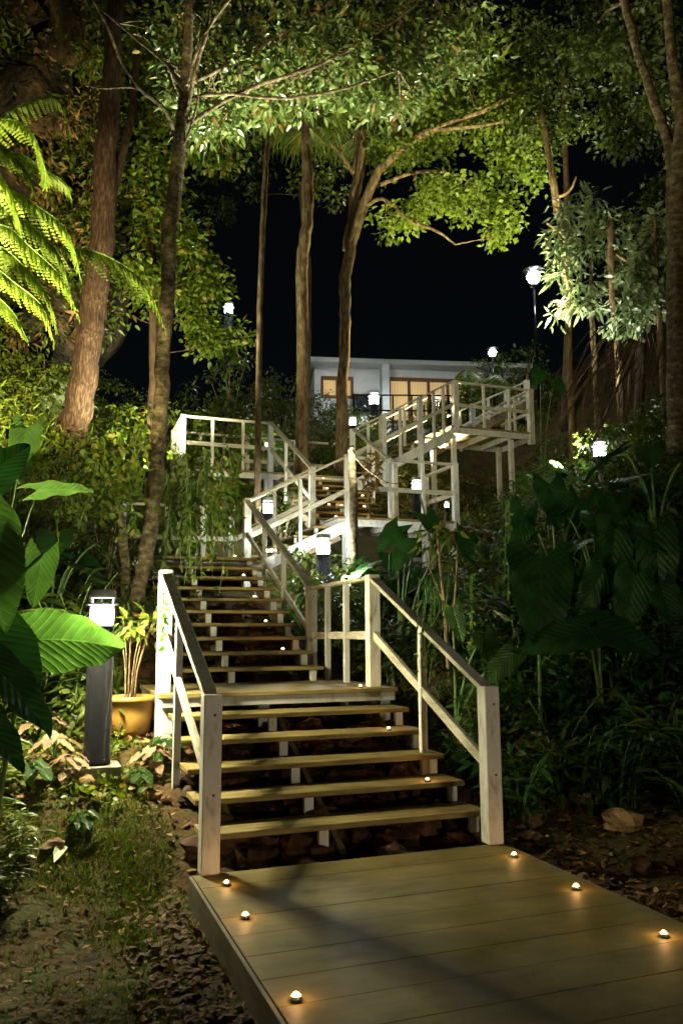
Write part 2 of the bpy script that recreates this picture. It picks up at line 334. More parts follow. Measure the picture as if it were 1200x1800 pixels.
# ------------------------------------------------------------------ stairs, landings, railings
RS = .17; HR = 1.14
def flight(label, o, n, run, rise, width, axis, xs, blocks, over=.0, tmat=None):
    """n treads going up along axis ('y' or 'x'); o = front corner at the bottom level; xs = stringer offsets across"""
    o = V(*o); t = thing('staircase', tuple(o), label, 'staircase', 'timber stair flights up the hillside')
    A, B = (V(0, 1, 0), V(1, 0, 0)) if axis == 'y' else (V(1, 0, 0), V(0, 1, 0))
    for k in range(n):
        p = o + A*run*k + V(0, 0, rise*(k+1)); ln = run+.02
        q0, q1 = p - V(0, 0, .042), p + A*ln + B*width + V(0, 0, 0)
        MB().box(q0, q1).build('tread', tmat or M['tread'], t, bevel=.006)
        for s in blocks:
            q = o + A*(run*k+.035) + B*s + V(0, 0, rise*k+.002)
            MB().box(q, q + A*.05 + B*.075 + V(0, 0, rise-.046)).build('riser_block', M['paint'], t, bevel=.003)
    for s in xs:
        a_ = o + B*s + A*.12 + V(0, 0, -.13); b2 = a_ + A*run*(n-.1) + V(0, 0, rise*(n-.1))
        MB().beam(a_-A*.05, b2, .05, .2).build('stringer', M['stringer'], t, bevel=.004)
    return t
def level(label, x0, x1, y0, y1, z, joist='y', fascia=.13, posts=()):
    t = thing('landing_platform', ((x0+x1)/2, y0, z), label, 'landing', 'timber landings between the stair flights')
    y = y0-.02
    while y < y1-.02:
        e = min(y+.14, y1); MB().box((x0, y, z-.04), (x1, e-.006, z)).build('board', M['tread'], t, bevel=.004); y += .14
    f = -fascia-.04
    MB().box((x0+.02, y0+.01, z+f), (x1-.02, y0+.045, z-.042)).build('fascia', M['paint'], t, bevel=.003)
    MB().box((x0+.02, y1-.045, z+f), (x1-.02, y1-.01, z-.042)).build('fascia', M['paint'], t, bevel=.003)
    for x in (x0+.02, x1-.055): MB().box((x, y0+.047, z+f), (x+.035, y1-.047, z-.042)).build('side_board', M['paint'], t, bevel=.003)
    x = x0+.5
    while x < x1-.2: MB().box((x, y0+.047, z+f), (x+.06, y1-.047, z-.042)).build('joist', M['paint'], t); x += .6
    for (px, py) in posts:
        g = ground_at(px, py)-.2; MB().box((px-.055, py-.055, g), (px+.055, py+.055, z+f)).build('support_post', M['paint'], t, bevel=.004)
    return t
def railing(label, pts, posts, bal=(), top=True, mid=.54, h=HR, pw=.125, first=0, capw=.1, group='white timber stair railings', mat='railwood', base=0.0):
    """pts: foot line of the railing; posts / bal: fractions along each segment (seg, f)"""
    pts = [V(*p) for p in pts]; t = thing('stair_railing', tuple(pts[0]), label, 'railing', group)
    for i in range(len(pts)-1):
        p, q = pts[i], pts[i+1]
        MB().beam(p+V(0, 0, h-.02), q+V(0, 0, h-.02), capw, .04).build('handrail', M[mat], t, bevel=.004)
        MB().beam(p+V(0, 0, mid), q+V(0, 0, mid), .04, .085).build('mid_rail', M[mat], t, bevel=.004)
    for (s, f, *lo) in posts:
        p = pts[s]*(1-f)+pts[s+1]*f if s+1 < len(pts) else pts[s]
        l_ = lo[0] if lo else 0
        MB().box(p+V(-pw/2, -pw/2, -l_), p+V(pw/2, pw/2, h+.012)).build('newel_post', M['paint'], t, bevel=.006)
        if pw == .125:
            for dz in (.50, h-.12):
                bo = MB().lathe([(.001, .004), (.009, .003), (.011, -.002)], 10); bo.v = [(x+p[0]+.012, -z+p[1]-pw/2, y_+p[2]+dz) for (x, y_, z) in bo.v]
                bo.build('bolt', M['rock'], t)
    for (s, f, *lo) in bal:
        p = pts[s]*(1-f)+pts[s+1]*f; l_ = lo[0] if lo else 0
        MB().box(p+V(-.03, -.03, -l_), p+V(.03, .03, h-.042)).build('baluster', M['paint'], t, bevel=.003)
    return t

# flight 1 and first landing
S1 = flight('wide lowest flight of five open timber treads rising from the deck', (0.02, .29, 0), 5, .357, RS, 2.25, 'y', (.28, 1.05, 2.05), (.86, 2.12))
L1 = level('first low landing at the top of the lowest flight', -.06, 2.30, 2.07, 3.62, 1.02, fascia=.085, posts=((.02, 2.2), (2.2, 2.2), (.95, 2.25), (.02, 3.4), (2.2, 3.4)))
railing('left railing of the lowest flight, with the nearest white post', [(0.0, 0.0, 0), (0, 2.31, 1.02)], [(0, 0, .0), (1, 0, .6)], [(0, .62, .42)])
railing('right railing of the lowest flight ending at the deck corner post', [(2.14, 0.0, 0), (2.14, 2.31, 1.02)], [(0, 0, .0), (1, 0, .5)], [(0, .5, .42)])
railing('level railing along the right side of the first landing', [(2.14, 2.38, 1.02), (2.14, 4.37, 1.02)], [(1, 0, .6)], [(0, .36, .15), (0, .68, .15)], mid=.52)
# flight 2
S2 = flight('long narrow second flight climbing from the first landing', (.33, 3.44, 1.02), 10, .3472, RS, 1.66, 'y', (.62, 1.62), (.55, 1.51))
L2 = level('second landing half hidden behind the hanging vines', .14, 2.22, 6.93, 9.2, 2.72, posts=((.3, 7.0), (2.1, 7.0), (.3, 9.1), (2.1, 9.1)))
railing('right railing of the long second flight rising to the left', [(2.14, 4.43, 1.02+.03), (2.14, 7.9, 2.72)], [(1, 0, .5)], [(0, .35, .35), (0, .66, .35)])
railing('far low railing at the back of the second landing', [(.2, 9.15, 2.76), (2.1, 9.15, 2.76)], [(0, 0, .3), (0, .75, .3)], [(0, .4)], pw=.1)
# flight 3 (to the right)
S3 = flight('short third flight running right above the glowing bollard', (2.24, 7.98, 2.72), 4, .38, .186, 1.14, 'x', (.02, 1.08), (.06,))
railing('front railing of the short third flight with grey weathered posts', [(2.2, 7.93, 2.72), (4.0, 7.93, 3.63)], [(1, 0, .9)], [(0, .5, .4)], mid=.5, pw=.11)
MB().beam((2.2, 7.93, 2.60), (4.0, 7.93, 3.5), .045, .2).build('side_stringer', M['paint'], S3, bevel=.004)
railing('back railing of the short third flight', [(2.14, 9.15, 2.76), (3.8, 9.15, 3.66)], [(0, 0, .3)], [(0, .5, .3)], mid=.5, pw=.1)
L3 = level('third landing in front of the stair full of tea lights', 3.8, 6.3, 7.95, 9.3, 3.65, posts=((4.0, 8.05), (6.15, 8.05), (4.0, 9.2), (6.15, 9.2)))
railing('level front railing of the third landing with a yellowed handrail', [(4.08, 7.98, 3.65), (6.2, 7.98, 3.65), (6.2, 9.25, 3.65)], [(1, 0, .2), (2, 0, .2)], [(0, .36), (0, .68)], pw=.11, h=1.12)
# flight 4 (away)
S4 = flight('fourth flight with dark treads dotted with tea lights', (3.75, 9.3, 3.65), 8, .29, .1655, 1.75, 'y', (.12, .9, 1.65), (.2, .85))
L4 = level('fourth landing jutting out left above the vines', 1.6, 5.62, 11.66, 13.2, 5.14, posts=((1.7, 11.75), (3.5, 11.75), (5.4, 11.8), (1.7, 13.1), (3.6, 13.1)))
railing('front and side railing of the platform jutting out left', [(1.64, 13.15, 5.14), (1.62, 11.7, 5.14), (3.57, 11.7, 5.14)], [(0, 0), (1, 0), (2, 0, .5)], [(0, .5), (1, .33), (1, .68)], pw=.115)
railing('left handrail of the fourth flight sloping down to the right', [(3.57, 11.64, 5.14), (3.72, 9.15, 3.62)], [(1, 0, .3)], [(0, .4, .2)], pw=.115, mid=.5)
railing('right handrail of the fourth flight', [(5.54, 11.6, 5.14), (5.54, 9.3, 3.86)], [(1, 0, .2)], [(0, .5, .2)], pw=.1, mid=.5)
railing('back railing of the fourth landing', [(1.7, 13.15, 5.14), (5.45, 13.15, 5.14)], [(0, .45), (0, .78)], [(0, .15), (0, .3), (0, .62)], pw=.1)
# flight 5 (to the right)
S5 = flight('fifth flight running right under the top platform railing', (5.62, 11.8, 5.14), 8, .3, .1655, 1.3, 'x', (.03, 1.25), (.06,))
MB().beam((5.6, 11.72, 4.98), (8.2, 11.72, 6.42), .045, .22).build('side_stringer', M['paint'], S5, bevel=.004)
railing('front railing of the fifth flight sloping up to the top platform', [(5.54, 11.7, 5.14), (8.2, 11.7, 6.60)], [(0, 0, .4), (0, .3, .5), (0, .66, 1.4)], [(0, .15, .3), (0, .46, .3), (0, .80, .3), (0, .9, .2)], pw=.115)
railing('back railing of the fifth flight', [(5.6, 13.15, 5.14), (8.2, 13.15, 6.6)], [(0, .5, .5)], [(0, .2, .3), (0, .75, .3)], pw=.1)
L5 = level('top platform seen from below with white joists', 8.1, 10.5, 11.66, 13.2, 6.60, posts=((8.3, 11.9), (9.9, 11.85), (8.3, 13.0), (10.3, 13.1)), fascia=.15)
railing('railing round the top platform', [(8.27, 11.7, 6.60), (10.42, 11.7, 6.60), (10.42, 13.15, 6.6)], [(0, 0, .16), (1, 0, .3)], [(0, .37), (0, .71), (1, .5)], pw=.14)
S6 = flight('last flight rising right from the back of the top platform', (8.8, 13.25, 6.6), 8, .33, .19, 1.1, 'x', (.03, 1.07), (.06,), tmat=M['paint'])
railing('handrail of the last flight, seen through the top platform railing', [(8.9, 13.3, 6.2), (11.4, 13.3, 7.42)], [(0, .3), (1, 0)], [(0, .15), (0, .5), (0, .72)], pw=.13, mat='paint_run', mid=.6)
# dark terrace railing by the house
tr_ = thing('terrace_railing', (8.0, 16.9, 8.0), 'thin dark metal railing along the house terrace', 'railing')
for z in (8.55, 9.05): MB().beam((7.6, 16.9, z-.25), (11.5, 16.9, z+.1), .04, .04).build('rail', M['black'], tr_)
for x in np.arange(7.6, 11.6, .65): MB().box((x-.02, 16.88, 7.3), (x+.02, 16.92, 8.82+.09*(x-7.6))).build('upright', M['black'], tr_)

# ------------------------------------------------------------------ house
hs = thing('house', (10.5, 18.2, 8.2), 'white flat roofed house with lit curtained windows at the top of the slope', 'house', rz=R(-14))
yF = 18.2
def wallbox(x0, x1, z0, z1, y=yF): MB().box((x0, y, z0), (x1, y+.2, z1)).build('wall', M['housewall'], hs)
wins = [(7.2, 8.2, 9.3, 9.95), (9.45, 12.1, 8.5, 9.98)]
wallbox(6.95, 7.2, 7.2, 10.3); wallbox(7.2, 8.2, 7.2, 9.3); wallbox(7.2, 8.2, 9.95, 10.3)
wallbox(8.2, 9.45, 7.2, 10.3); wallbox(9.45, 12.1, 7.2, 8.5); wallbox(9.45, 12.1, 9.98, 10.3); wallbox(12.1, 14.0, 7.2, 10.3)
MB().box((6.95, yF+.2, 7.2), (14.0, yF+5, 10.3)).build('wall', M['housewall'], hs)
MB().box((8.25, yF-.5, 7.2), (9.1, yF-.003, 9.25)).build('porch_block', M['window_dark'], hs)
MB().box((9.12, yF-.55, 7.2), (9.36, yF-.003, 10.298)).build('porch_pillar', M['housewall'], hs)
MB().box((6.75, yF-.6, 10.3), (14.2, yF+5.3, 10.46)).build('roof', M['roof'], hs, bevel=.02)
for (x0, x1, z0, z1) in wins:
    f = MB(); n_ = max(2, round((x1-x0)/.62)); st = (x1-x0)/n_
    for i in range(n_+1): f.box((x0+i*st-.04, yF-.03, z0+.05), (x0+i*st+.04, yF+.08, z1-.05))
    f.box((x0-.04, yF-.032, z0-.05), (x1+.04, yF+.082, z0+.05)); f.box((x0-.04, yF-.032, z1-.05), (x1+.04, yF+.082, z1+.05))
    fo = f.build('window', M['brownframe'], hs)
    c_ = MB().box((x0+.04, yF+.10, z0+.05), (x1-.04, yF+.12, z1-.05)).build('curtain', M['curtain'], fo)
    MB().box((x0+.04, yF+.04, z0+.05), (x1-.04, yF+.05, z1-.05)).build('pane', M['glass'], fo)

# ------------------------------------------------------------------ lamps
def point(name, loc, power, colr, parent, rad=.04):
    l = bpy.data.lights.new(name, 'POINT'); l.energy = power; l.color = colr; l.shadow_soft_size = rad
    o = bpy.data.objects.new(name, l); col.objects.link(o); o.location = loc; o.parent = parent; return o
def spot(name, loc, target, power, colr, parent, ang=90, rad=.08):
    l = bpy.data.lights.new(name, 'SPOT'); l.energy = power; l.color = colr; l.shadow_soft_size = rad; l.spot_size = R(ang); l.spot_blend = .6
    o = bpy.data.objects.new(name, l); col.objects.link(o); o.parent = parent
    o.location = V(*loc)-parent_world(parent); d = Vector(tuple(V(*target)-V(*loc)))
    o.rotation_euler = d.to_track_quat('-Z', 'Y').to_euler(); return o
WHT = (.95, 1, .93)
def on_ground(u, v, H, D):
    best = min((abs((lambda p: p[2]-H-ground_at(p[0], p[1]))(at(u, v, d)))+.02*abs(d-D), d) for d in np.arange(D*.7, D*1.4, .1))
    return at(u, v, best[1])
def bollard(lamp, label, power, s=1.0, base=None, colr=WHT, H=1.15):
    """lamp = position of the light; the body goes down to the ground"""
    x, y, z = lamp; g = z-H*.83*s if base is None else base
    t = thing('bollard_lamp', (x, y, g), label, 'garden lamp', 'bollard lamps beside the stairs')
    r = .098*s; zt = z-g
    MB().box((-r*1.7, -r*1.7, -.12), (r*1.7, r*1.7, .012)).build('base_plate', M['concrete'], t, bevel=.006, local=True)
    MB().lathe([(r*1.02, .012), (r*1.02, .03), (r, .032), (r, zt-.10*s), (r*.9, zt-.095*s), (0.001, zt-.094*s)], 32).build('body', M['black'], t, True, local=True)
    MB().lathe([(r*1.0, zt-.094*s), (r*1.0, zt+.115*s)], 28).build('glass', M['glass'], t, True, local=True)
    MB().lathe([(.001, zt-.09*s), (r*.8, zt-.085*s), (r*.88, zt-.06*s), (r*.88, zt+.03*s), (r*.7, zt+.055*s), (.001, zt+.06*s)], 16).build('bulb', M['bulb'], t, True, local=True)
    MB().lathe([(r*.9, zt+.062*s), (r*1.25, zt+.064*s), (r*1.25, zt+.074*s), (r*.9, zt+.076*s)], 28).build('louvre', M['cap'], t, True, local=True)
    MB().lathe([(.001, zt+.115*s), (r*1.02, zt+.117*s), (r*1.02, zt+.165*s), (r*.9, zt+.175*s), (.001, zt+.18*s)], 28).build('cap', M['cap'], t, True, local=True)
    for k in range(3):
        an = 2*math.pi*k/3+.4; c_ = V(r*.9*math.cos(an), r*.9*math.sin(an), 0)
        MB().tube([c_+V(0, 0, zt-.1*s), c_+V(0, 0, zt+.12*s)], .006*s, 6).build('strut', M['cap'], t, local=True)
    point('bollard_light', (0, 0, zt-.012*s), power, colr, t, .112*s)
    return t
B1 = bollard(at(180, 1078, 7.0), 'black bollard lamp beside the clay pot, largest and nearest', 2900, 1.12, base=ground_at(*at(170, 1200, 7)[:2])+.02, colr=(1, .92, .56))
for (u, v, D, pw_, s_, H_, l) in [
    (568, 962, 12.5, 850, 1.2, .95, 'bollard lamp among strappy leaves below the third flight'),
    (472, 893, 14.2, 600, 1.2, .95, 'bollard lamp behind the post at the top of the second flight'),
    (732, 855, 12.6, 170, 1.1, .9, 'bollard lamp in front of the level landing railing'),
    (1053, 792, 12.6, 130, 1.15, .95, 'bollard lamp alone on the dark right bank'),
    (657, 703, 24, 380, 1.6, 1.1, 'bollard lamp near the dark doorway of the house'),
    (472, 782, 19.5, 300, 1.0, .9, 'bollard lamp behind the platform that juts out left'),
    (620, 742, 22.5, 160, 1.0, .8, 'small bollard lamp left of the house terrace steps'),
    (402, 545, 21, 900, 1.3, .9, 'lamp shining through shrubs on the upper left hillside')]:
    p = on_ground(u, v, H_, D); bollard(p, l, pw_, s_, base=ground_at(p[0], p[1])); LAMPS.append((u, v, pix(p)[2], 34 if D < 20 else 10))
p = on_ground(785, 888, .45, 12.8)
bollard(p, 'small low garden lamp right of the landing railing', 8, .5, base=ground_at(p[0], p[1]), colr=(1, .85, .6))
bollard((2.6, -8.9, .60), 'bollard lamp beside the near end of the deck', 2150, 1.12, base=-.25, colr=(1, .88, .64))
def pole_lamp(p, label, power, s, hgt_):
    x, y, z = p; t = thing('pole_lamp', (x, y, z-hgt_), label, 'lamp post')
    MB().tube([(0, 0, -.3), (0, 0, hgt_-.2*s)], .03, 10).build('pole', M['black'], t, True, local=True)
    MB().lathe([(.03, hgt_-.22*s), (.09*s, hgt_-.2*s), (.09*s, hgt_-.17*s), (.03, hgt_-.15*s)], 20).build('collar', M['black'], t, True, local=True)
    MB().lathe([(.001, hgt_-.13*s), (.09*s, hgt_-.1*s), (.14*s, hgt_), (.09*s, hgt_+.1*s), (.001, hgt_+.13*s)], 20).build('globe', M['bulb'], t, True, local=True)
    MB().lathe([(.001, hgt_+.2*s), (.2*s, hgt_+.15*s), (.2*s, hgt_+.14*s), (.001, hgt_+.15*s)], 20).build('shade', M['black'], t, True, local=True)
    point('pole_light', (0, -.25, hgt_-.05), power, WHT, t, .1*s)
pole_lamp(at(937, 487, 22), 'tall lamp post shining left of the pale shrubs', 260, 1.35, 3.4)
pole_lamp(at(865, 620, 25), 'short lamp post beside the house roof corner', 30, .9, 1.6)
def floodlight(p, target, label, power, colr=WHT, ang=95):
    p = V(*p); t = thing('garden_floodlight', tuple(p), label, 'floodlight')
    d = nrm(V(*target)-p); a_ = p - d*.11
    MB().beam(a_, p-d*.02, .16, .12).build('housing', M['black'], t, bevel=.01)
    MB().tube([a_, a_-V(0, 0, .35)], .014, 8).build('stake', M['black'], t)
    spot('flood', p+d*.03, target, power, colr, t, ang)

def tealight_proto():
    t = thing('tea_light', (0, 0, 0), 'tea light', 'tea light', 'tea lights along the deck and stairs')
    MB().lathe([(.001, 0), (.0195, 0), (.0205, .016), (.0195, .016), (.0185, .012), (.001, .012)], 20).build('cup', M['tin'], t, True, local=True)
    MB().lathe([(.018, .0125), (.012, .0118), (.001, .0115)], 16).build('wax', M['wax'], t, True, local=True)
    MB().lathe([(.001, .0125), (.010, .0145), (.0125, .019), (.008, .025), (.001, .028)], 12).build('flame', M['flame'], t, True, local=True)
    point('candle_light', (0, 0, .045), .8, (1, .52, .18), t, .012)
    return t
TL = tealight_proto(); first = [True]
def tealight(p, label, s=1.0):
    o = TL if first[0] else copy_tree(TL); first[0] = False
    o.location = tuple(p); o.scale = (s,)*3; o['label'] = label
S_ = 1.2
for (u, v, l) in [(398, 1556, 'tea light on the deck at the foot of the nearest white post'), (431, 1614, 'second tea light along the left deck edge'),
                  (520, 1758, 'nearest tea light on the deck, lowest in view'), (903, 1506, 'tea light on the deck beside the right corner post'),
                  (1012, 1563, 'middle tea light along the right deck edge'), (1166, 1646, 'tea light farthest right on the deck')]:
    tealight(atz(u, v, .0012), l, S_*random.uniform(.9, 1.12))
def on_tread(u, k, o, run, rise, dy=.06): # point on tread k's front, seen in column u
    y = o[1]+run*k+dy; z = o[2]+rise*(k+1)
    r0 = [atz(u, vv, z) for vv in (0,)]
    d = _f + _r*(u-600)/FOC
    # solve for the point with this y and z in image column u
    A_ = _u; kx = (y-CP[1]); kz = (z+.001-CP[2])
    n_ = np.cross(d, _u); x = CP[0] - (n_[1]*kx+n_[2]*kz)/n_[0]
    return (x, y, z+.001)
for (u, k, l) in [(751, 1, 'tea light on the second tread of the lowest flight'), (683, 3, 'tea light on the fourth tread of the lowest flight')]:
    tealight(on_tread(u, k, (0, .29, 0), .357, RS), l, S_)
tealight(on_tread(633, 5, (0, .29, 0), .357, RS), 'tea light at the front right of the first landing', S_)
tealight(on_tread(262, 5, (0, .29, 0), .357, RS, .1), 'tea light at the left edge of the first landing', 1.0) if False else None
for (u, k, l) in [(497, 1, 'lowest tea light on the long second flight'), (467, 3, 'second lowest tea light on the long second flight'),
                  (447, 5, 'middle tea light on the long second flight'), (428, 7, 'second highest tea light on the long second flight'),
                  (413, 9, 'highest tea light on the long second flight')]:
    tealight(on_tread(u, k, (0, 3.44, 1.02), .3472, RS), l, 1.4)
for (u, k, l) in [(590, 0, 'tea light left on the bottom tread of the fourth flight'), (650, 0, 'tea light right on the bottom tread of the fourth flight'),
                  (578, 2, 'tea light left on the third tread of the fourth flight'), (600, 2, 'tea light centre on the third tread of the fourth flight'),
                  (637, 4, 'tea light right of the grey trunk on the fourth flight'), (575, 5, 'tea light left on the sixth tread of the fourth flight'),
                  (568, 7, 'top left tea light of the fourth flight'), (640, 2, 'tea light right on the third tread of the fourth flight')]:
    tealight(on_tread(u, k, (0, 9.3, 3.65), .29, .1655), l, 1.9)



# ------------------------------------------------------------------ stones and small ground things
def stone_mb(mb, c, r, seed):
    g = np.random.default_rng(seed); ph = g.uniform(0, 6, 6); fl = g.uniform(.5, .8); an = g.uniform(0, 3.1)
    vs, fs, n, k_ = [], [], 9, 6
    for i in range(k_+1):
        th = math.pi*i/k_
        for k in range(n):
            f = 2*math.pi*k/n
            x, y, z = math.sin(th)*math.cos(f), math.sin(th)*math.sin(f), math.cos(th)
            q = 1+.28*math.sin(3*x+ph[0])*math.cos(2.5*y+ph[1])+.18*math.sin(5*z+ph[2]+3*x)+g.uniform(-.06, .06)
            x, y, z = x*q*1.25, y*q*.9, z*q*fl
            vs.append((c[0]+r*(x*math.cos(an)-y*math.sin(an)), c[1]+r*(x*math.sin(an)+y*math.cos(an)), c[2]+r*z))
    for i in range(k_):
        for k in range(n): fs.append((i*n+k, i*n+(k+1) % n, (i+1)*n+(k+1) % n, (i+1)*n+k))
    mb.add(vs, fs)
def stuff(o): return tag(o, kind='stuff')
mb = MB()
for i in range(520):                                   # rubble strip beside the deck
    y = random.uniform(-4.6, .1); x = -.16-abs(random.gauss(0, .15))-.03
    r = random.uniform(.012, .05); stone_mb(mb, (x, y, ground_at(x, y)+r*.2), r, i)
for i in range(160):
    y = random.uniform(-3.5, .6); x = 2.25+abs(random.gauss(.05, .22)); r = random.uniform(.02, .07)
    stone_mb(mb, (x, y, ground_at(x, y)+r*.2), r, 1000+i)
stuff(mb.build('stone_rubble', M['rock'], None, bevel=0))
mb = MB()
for i in range(420):                                   # rubble slope under the stairs
    y = random.uniform(.15, 6.8); x = random.uniform(.05, 2.3); r = random.uniform(.05, .17)
    stone_mb(mb, (x, y, ground_at(x, y)+r*.1), r, 2000+i)
stuff(mb.build('stone_rubble', M['rock_red'], None))
for (u, v, D, r, l, mt) in [(1092, 1478, 6.7, .13, 'pale ochre rock on the dark bank right of the deck', 'rock_yellow'),
                            (1020, 1462, 7.0, .10, 'dull brown rock left of the ochre rock on the bank', 'rock'),
                            (1048, 1590, 5.6, .07, 'reddish stone touching the right deck edge', 'rock_red'),
                            (1128, 1560, 6.0, .09, 'brown stone on the soil near the right frame edge', 'rock_red'),
                            (930, 1470, 6.9, .10, 'dark stone just right of the corner post', 'rock'),
                            (97, 1383, 5.8, .075, 'square brown stone left of the coconut', 'rock')]:
    p = at(u, v, D); p[2] = max(ground_at(p[0], p[1])+r*.3, min(p[2], ground_at(p[0], p[1])+r*.6)); mb = MB(); stone_mb(mb, p, r, int(u))
    tag(mb.build('rock', M[mt], None), l, 'rock', 'rocks lying on the bank')
def ground_hit(u, v):
    for D in np.arange(2, 60, .03):
        p = at(u, v, D)
        if p[2] < ground_at(p[0], p[1]): return p
    return at(u, v, 10)
p = ground_hit(148, 1390); p[2] += .05; mb = MB(); mb.lathe([(.001, -.07), (.05, -.06), (.078, -.02), (.082, .02), (.06, .06), (.03, .078), (.001, .082)], 18, p)
tag(mb.build('coconut', M['husk'], None, True), 'brown coconut husk lying on the grass edge below the bollard lamp', 'coconut')
p = ground_hit(272, 1405); mb = MB(); mb.lathe([(.001, .01), (.04, .0), (.062, .03), (.055, .06), (.048, .055), (.052, .03), (.03, .014), (.001, .016)], 18, p)
tag(mb.build('coconut_shell', M['husk'], None, True), 'open half coconut shell on the grass beside the stairs', 'coconut shell')
v_, f_ = leaves([ground_hit(112, 1498)+V(0, 0, .05)], [V(-.25, -.9, -.1)], [V(.1, -.5, .9)], .22, .085, .5, .2)
tag(mesh_np('fallen_leaf', v_, f_, M['paleleaf']), 'single pale green fallen leaf on the dark soil', 'fallen leaf')

# leaf litter + grass (stuff)
def litter(n, x0, x1, y0, y1, L=.05, mat='litter', name='leaf_litter'):
    x = rng.uniform(x0, x1, n); y = rng.uniform(y0, y1, n); z = hgt(x, y)+rng.uniform(.0, .03, n)
    D = rng.normal(size=(n, 3)); D[:, 2] *= .25; N = rng.normal(size=(n, 3))*.35+V(0, 0, 1); Ls = L*rng.uniform(.5, 1.7, n)
    v, f = leaves(np.stack([x, y, z], 1), D, N, Ls, Ls*.5, .5, rng.uniform(-.3, .4)); return v, f
stuff(mesh_np('leaf_litter', *merge([litter(4200, -2.6, -.12, -4.2, 3.2, .034), litter(900, -.6, -.14, -4.2, .2, .05), litter(4200, 2.25, 4.8, -3.2, 1.6, .055), litter(1600, -.2, 2.4, .1, 7, .05), litter(500, -1.8, -.1, 1.2, 3.4, .075)]), M['litter']))
n = 30000; x = rng.uniform(-2.6, -.12, n); y = rng.uniform(-4.4, 2.6, n)
gm = np.sin(x*3.1+1)*np.cos(y*2.3)+.5*np.sin(x*7+y*5)+.5*(y > -.6)-.15*(y < -1.4) + .5*((x > -.7) & (y > -.5)); k = gm > rng.uniform(-.25, .9, n); x, y = x[k], y[k]
x = np.concatenate([x, rng.normal(-.75, .33, 9000), rng.normal(-.45, .16, 5000)]); y = np.concatenate([y, rng.normal(.75, .38, 9000), rng.normal(-.1, .45, 5000)]); k = x < -.13; x, y = x[k], y[k]; n = len(x)
D = rng.normal(size=(n, 3))*.55+V(0, 0, 1); Ls = rng.uniform(.02, .06, n)
v_, f_ = leaves(np.stack([x, y, hgt(x, y)-.003], 1), D, rng.normal(size=(n, 3)), Ls, .005, 0, .35, BT, BF)
stuff(mesh_np('grass', v_, f_, M['grass']))

# ------------------------------------------------------------------ elephant ears
def ear_mesh(A, d, N, L, W, droop=.25, fold=.18, wave=.02, seed=0, lobe=.32):
    g = np.random.default_rng(seed); ph = g.uniform(0, 6, 3); d = nrm(d); S = nrm(np.cross(d, N)); N = np.cross(S, d)
    nr, nc = 20, 13; vs, uv = [], []
    for i in range(nr):
        t = i/(nr-1); wd = (math.sin(math.pi*min(1, .24+.76*t)**.9))**.8 if t < .999 else 0.0
        for j in range(nc):
            u = -1+2*j/(nc-1); a = abs(u)
            yy = t - lobe*(a**1.3)*(1-t)**1.6
            edge = 1+.03*math.sin(17*t+ph[0]+u)
            z = fold*a*W*.5 - droop*L*(max(yy, 0)**2) - .12*W*a*a*(1-t) + wave*L*a*a*math.sin(19*t+ph[1]*u) - .35*droop*L*(min(yy, 0)**2)*4
            vs.append(np.asarray(A)+d*yy*L + S*u*wd*W*.5*edge + N*z); uv.append((u*wd, yy))
    fs = []
    for i in range(nr-1):
        for j in range(nc-1):
            a = i*nc+j; fs += [(a, a+1, a+nc+1), (a, a+nc+1, a+nc)]
    return np.array(vs), np.array(fs), np.array(uv)
def bez(p0, p1, p2, n=10):
    t = np.linspace(0, 1, n)[:, None]; return (1-t)**2*np.asarray(p0)+2*t*(1-t)*np.asarray(p1)+t*t*np.asarray(p2)
def ear_leaf(parent, A, tip, N, W, base, mat='ear', seed=0, droop=.2, r=.014, fold=.18):
    A, tip = V(*A), V(*tip); d = tip-A; L = np.linalg.norm(d)/.95
    v, f, uv = ear_mesh(A, d, N, L, W, droop, fold, .02, seed)
    lb = mesh_np('leaf_blade', v, f, M[mat], parent, smooth=True, uv=uv)
    m_ = (V(*base)+A)/2; m_[2] = A[2]*.75+base[2]*.25; m_ = m_ + (V(*base)-A)*V(.25, .25, 0)
    mb = MB(); mb.tube(bez(base, m_, A-nrm(N)*.006), np.linspace(r*1.5, r*.7, 10), 7); mb.build('stalk', M['stem'], parent, True)
def ear_plant(label, base, specs, mat='ear', group='elephant ear plants on the left'):
    t = thing('elephant_ear_plant', tuple(base), label, 'plant', group)
    for i, (a, tip, N, W) in enumerate(specs): ear_leaf(t, at(*a), at(*tip), V(*N), W*(1.25 if mat == 'ear_dark' else 1), base, mat, seed=i+abs(int(a[0])))
    return t
CAMN = -_f                                             # roughly towards the path
b = V(-1.35, .6, ground_at(-1.35, .6))
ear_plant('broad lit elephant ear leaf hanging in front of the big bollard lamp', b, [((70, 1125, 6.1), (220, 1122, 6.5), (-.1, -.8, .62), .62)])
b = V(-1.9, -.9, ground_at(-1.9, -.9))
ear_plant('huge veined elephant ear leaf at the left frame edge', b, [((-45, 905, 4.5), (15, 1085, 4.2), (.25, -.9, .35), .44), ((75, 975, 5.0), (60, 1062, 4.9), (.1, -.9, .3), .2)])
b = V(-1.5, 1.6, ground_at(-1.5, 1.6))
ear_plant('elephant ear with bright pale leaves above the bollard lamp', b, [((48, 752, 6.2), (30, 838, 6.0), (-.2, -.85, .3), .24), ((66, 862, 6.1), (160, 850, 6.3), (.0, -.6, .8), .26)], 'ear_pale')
b = V(-1.35, -1.1, ground_at(-1.35, -1.1))
